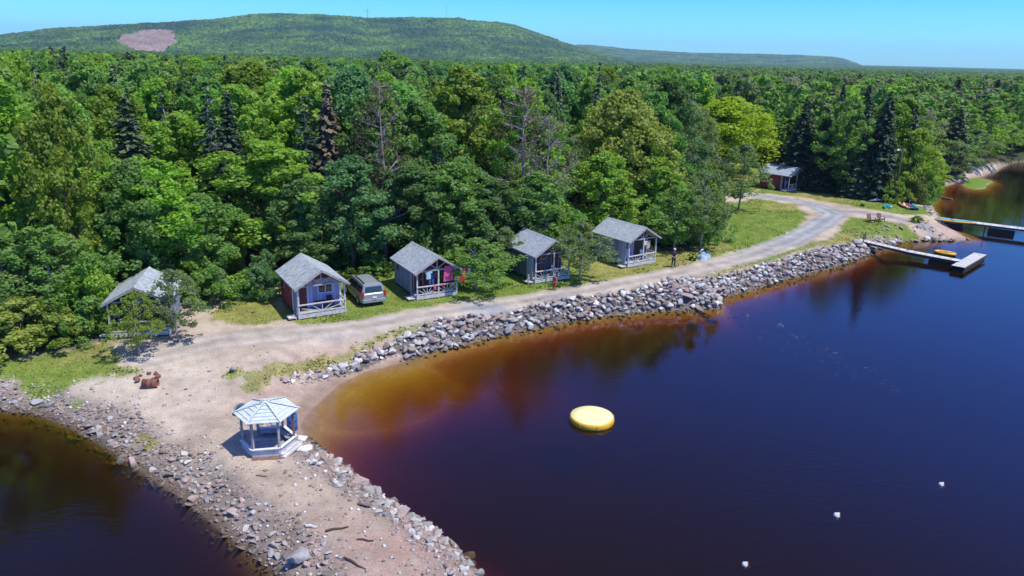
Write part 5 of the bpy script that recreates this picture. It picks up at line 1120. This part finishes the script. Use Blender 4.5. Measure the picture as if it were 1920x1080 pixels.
for px, py, lb in ((1294, 488, 'small potted evergreen left of the tarp pile, left one'), (1302, 489, 'small potted evergreen next to the tarp pile, right one')):
    g = gnd(px, py, 1.4); root = empty('potted_plant', g, 0); tag(root, lb, 'potted plant', 'small potted evergreens by the tarp pile'); MB().lathe([(0, 0), (.13, 0), (.18, .28), (.15, .28), (.14, .24), (0, .24)], n=14).build('pot', DARKW, root, smooth=True)
    V, Fc = crown_broad(.75, .28, .2, 16, 26, .11, .1); c_ = npmesh('foliage', V, Fc, LEAF, root); c_.color = (*OL, 1)
g = gnd(1617, 387, 1.4); o = MB().lathe([(0, 0), (.22, 0), (.26, .1), (.26, .3), (.22, .36), (.2, .3), (0, .28)], n=12).build('planter', DARKW); o.location = g; tag(o, 'small dark tub standing alone on the far grass', 'tub')
g = gnd(1731, 447, .9); 
# overhead cable through the trees behind the cabins
P0 = at_y(395, 505, 60); P1 = at_y(700, 478, 66); P2 = at_y(830, 470, 70)
c = MB(); 
for a_, b_ in ((P0, P1), (P1, P2)): c.tube([Vector(a_).lerp(Vector(b_), t/8)-Vector((0, 0, .5*math.sin(t/8*PI))) for t in range(9)], .011, 5)
tag(c.build('overhead_cable', GREYBARK), 'thin overhead cable strung behind the cabins', 'cable')
# far away: turbine, mast, works at the quarry foot
def turbine():
    b = at_y(689, 36, 2880); root = empty('wind_turbine', (b[0], b[1], b[2]-8), 0); tag(root, 'tiny white wind turbine on top of the wooded ridge', 'wind turbine'); WT = plain('pale_turbine_paint', (.45, .55, .62), .6)
    h = 38; MB().tube([(0, 0, 0), (0, 0, h)], [1.6, .9], 8).build('tower', WT, root); MB().box((0, -1, h), (2.2, 6, 2.2)).build('nacelle', WT, root)
    for k in range(3): a = k*2*PI/3+.4; MB().bar((0, -4.4, h), (15*math.sin(a), -4.4, h+15*math.cos(a)), 1.1, .5, (0, 1, 0)).build('blade', WT, root)
    b = at_y(837, 39, 2880); root = empty('radio_mast', (b[0], b[1], b[2]-6), 0); tag(root, 'thin lattice radio mast on the wooded ridge', 'mast'); MB().tube([(0, 0, 0), (0, 0, 66)], [.7, .4], 6).build('mast_column', WT, root); MB().box((0, 0, 50), (2, 2, 3)).build('antenna', WT, root)
turbine()
RW = plain('pale_sheet_roof', (.6, .62, .63), .6)
for px, py, L, w, h, lb in ((345, 101, 34, 14, 9, 'long pale industrial shed below the quarry'), (362, 98, 16, 12, 16, 'taller pale industrial building right of the long shed'), (372, 102, 26, 12, 6, 'low pale shed at the right below the quarry')):
    p = at_y(px, py, 1900); root = empty('industrial_shed', (p[0], p[1], p[2]-h), .1); tag(root, lb, 'building', 'pale sheds at the quarry foot'); MB().box((0, 0, h/2-6), (L, w, h+12)).build('wall', RW, root); MB().prism([(-w/2-.5, h), (w/2+.5, h), (0, h+w*.2)], -L/2-.5, L/2+.5, lambda u, v, t: (t, u, v)).build('roof', WPL, root)

# ------------------------------------------------------------------ people
SKIN = plain('skin', (.50, .30, .22), .6); HAIRG = plain('grey_hair', (.45, .43, .42), .8); HAIRB = plain('fair_hair', (.40, .28, .15), .8); CAPW = plain('white_cap', (.75, .75, .73), .7)
def skin_mesh(name, pts, edges, rads, m, parent, sub=1, rootv=0):
    me = bpy.data.meshes.new(name); me.from_pydata([tuple(p) for p in pts], edges, []); me.materials.append(m)
    o = bpy.data.objects.new(name, me); COL.objects.link(o); o.parent = parent
    s = o.modifiers.new('skin', 'SKIN'); s.use_smooth_shade = True; sv = me.skin_vertices[0].data if me.skin_vertices else None
    if sv is None:
        b = bmesh.new(); b.from_mesh(me); b.verts.layers.skin.verify(); b.to_mesh(me); b.free(); sv = me.skin_vertices[0].data
    for i, r_ in enumerate(rads): sv[i].radius = (r_, r_) if not hasattr(r_, '__len__') else r_; sv[i].use_root = (i == rootv)
    if sub: q = o.modifiers.new('sub', 'SUBSURF'); q.levels = sub; q.render_levels = sub
    return o
def person(loc, rz, H, top, bottom, hair, label, pose='hips', sleeve=True, hat=None, shorts=False):
    root = empty('person', loc, rz); tag(root, label, 'person'); k = H/1.75; kid = 1.0 if H > 1.3 else 1.18
    P_ = []; E_ = []; R_ = []
    def v(p, r, e=None): P_.append(Vector(p)*k); R_.append(r*k if not hasattr(r, '__len__') else tuple(q*k for q in r)); (E_.append((e, len(P_)-1)) if e is not None else None); return len(P_)-1
    pel = v((0, 0, .93), (.15, .11)); ab = v((0, .0, 1.10), (.135, .10), pel); ch = v((0, .01, 1.30), (.165, .115), ab); nk0 = v((0, .01, 1.44), (.09, .075), ch); nk = v((0, -.005, 1.52), .052, nk0); hd = v((0, -.015, 1.60), .078*kid, nk); tp = v((0, -.0, 1.69), .082*kid, hd)
    ank = {}; wr = {}
    for s in (-1, 1):
        h_ = v((s*.10, 0, .88), .095, pel); kn = v((s*.125, -.03 if s > 0 else .02, .49), .062, h_); an = v((s*.14, .02, .10), .042, kn); v((s*.15, -.13, .035), .034, an); ank[s] = an
        sh = v((s*.19, .01, 1.40), .058, ch)
        if pose == 'hips': el = v((s*.36, .06, 1.16), .042, sh); w_ = v((s*.20, -.10, 1.02), .030, el); hp = v((s*.17, -.14, .985), (.036, .02), w_); dr = Vector((-s*.4, -.6, -.55))
        elif pose == 'walk': el = v((s*.25, -.05*s, 1.13), .040, sh); w_ = v((s*.24, -.16*s-.04, .90), .028, el); hp = v((s*.235, -.18*s-.05, .83), (.034, .02), w_); dr = Vector((0, -.25, -1))
        else: el = v((s*.26, -.02, 1.12), .040, sh); w_ = v((s*.22, -.18, .98), .028, el); hp = v((s*.19, -.24, .96), (.034, .02), w_); dr = Vector((-s*.2, -1, -.1))
        dr.normalize(); sd_ = dr.cross(Vector((s, 0, .2))).normalized(); hpv = P_[hp]/k
        for f_, (o_, L) in enumerate(((-.026, .066), (-.009, .078), (.009, .072), (.026, .056))):
            a_ = v(hpv+dr*.03+sd_*o_, .0095, hp); b_ = v(hpv+dr*(.03+L*.55)+sd_*o_*1.15+Vector((-s*.006, 0, 0)), .0085, a_); v(hpv+dr*(.03+L)+sd_*o_*1.2+Vector((-s*.02, 0, -.008)), .0075, b_)
        a_ = v(hpv+sd_*-.035+dr*.0, .011, hp); v(hpv+sd_*-.055+dr*.035, .009, a_)
    skin_mesh('body', P_, E_, R_, SKIN, root, 1)
    # face
    for s in (-1, 1): MB().lathe([(0, -.012), (.010, -.008), (.012, 0), (0, .008)], (s*.028*k, -.085*k*kid, 1.635*k), 8, 'y').build('eye', BLACK, root)
    MB().add([Vector(p)*k for p in ((-.012, -.088*kid, 1.60), (.012, -.088*kid, 1.60), (0, -.115*kid, 1.603), (0, -.088*kid, 1.64))], [(0, 1, 2), (1, 3, 2), (3, 0, 2)]).build('nose', SKIN, root); MB().box((0, -.090*kid*k, 1.575*k), (.04*k, .01*k, .01*k)).build('mouth', MAR, root)
    for s in (-1, 1): MB().box((s*.083*kid*k, .0, 1.62*k), (.015*k, .035*k, .055*k)).build('ear', SKIN, root, bevel=.004)
    MB().lathe([(0, .105), (.05, .098), (.085, .06), (.097, .0), (.088, -.045)], (0, .018*k, 1.665*k), 14).build('hair', hair, root, smooth=True).scale = (1, 1, 1)
    if hat: MB().lathe([(0, .125), (.06, .118), (.098, .08), (.106, .02), (.104, .015)], (0, .01*k, 1.665*k), 16).box((0, -.13*k, 1.685*k), (.13*k, .11*k, .012*k)).build('cap', hat, root, smooth=True)
    # clothes
    P2 = [Vector(p)*k for p in ((0, 0, .90), (0, 0, 1.10), (0, .01, 1.30), (0, .01, 1.45))]; E2 = [(0, 1), (1, 2), (2, 3)]; R2 = [(.168*k, .128*k), (.155*k, .12*k), (.18*k, .132*k), (.085*k, .08*k)]
    for s, sh in ((-1, None), (1, None)):
        idx = [i for i, p in enumerate(P_) if abs(p.z-1.40*k) < 1e-4 and p.x*s > 0][0]; P2.append(P_[idx]); R2.append(.072*k); E2.append((2, len(P2)-1))
        tgt = P_[idx+1]; f_ = 1. if sleeve else .5; P2.append(P_[idx].lerp(tgt, f_)); R2.append(.056*k); E2.append((len(P2)-2, len(P2)-1))
    skin_mesh('shirt', P2, E2, R2, top, root, 1)
    P3 = [Vector((0, 0, .96))*k]; E3 = []; R3 = [(.165*k, .125*k)]
    for s in (-1, 1):
        P3.append(Vector((s*.10, 0, .86))*k); R3.append(.108*k); E3.append((0, len(P3)-1)); P3.append(Vector((s*.125, -.03 if s > 0 else .02, .52))*k); R3.append(.08*k); E3.append((len(P3)-2, len(P3)-1))
        if not shorts: P3.append(Vector((s*.14, .02, .09))*k); R3.append(.06*k); E3.append((len(P3)-2, len(P3)-1))
    skin_mesh('trousers', P3, E3, R3, bottom, root, 1)
    for s in (-1, 1): MB().box((s*.15*k, -.05*k, .035*k), (.09*k, .26*k, .075*k)).build('shoe', BLACK if not shorts else MAR, root, bevel=.02)
    return root
g = gnd(1262, 501, 1.4); person(g, .5, 1.80, BLACKC, plain('dark_teal_trousers', (.03, .055, .06), .8), HAIRG, 'man in black jacket and dark trousers standing at the grass verge of the track', 'hips', hat=CAPW)
g = gnd(1039, 544, 1.4); person(g, 2.4, 1.36, RED, RED, HAIRB, 'child in red clothes standing on the track edge before the dark grey cabin', 'front', sleeve=False)
g = gnd(990, 534, 1.4); person(g, -.6, .85, WHITEC, WHITEC, HAIRB, 'small child in white at the left corner of the dark grey cabin', 'walk', shorts=True)

# ------------------------------------------------------------------ air
def haze():
    m, n, l = nt('haze_air'); v = n.new('ShaderNodeVolumePrincipled'); v.inputs['Color'].default_value = (.62, .88, 1, 1); v.inputs['Density'].default_value = .00008; v.inputs['Anisotropy'].default_value = .2
    o = n.new('ShaderNodeOutputMaterial'); l.new(v.outputs[0], o.inputs[1])
    o = MB().box((0, 0, 107), (19200, 19200, 236)).build('haze', m); tag(o, 'thin blue summer haze over the far hills', 'haze', kind='stuff')
haze()
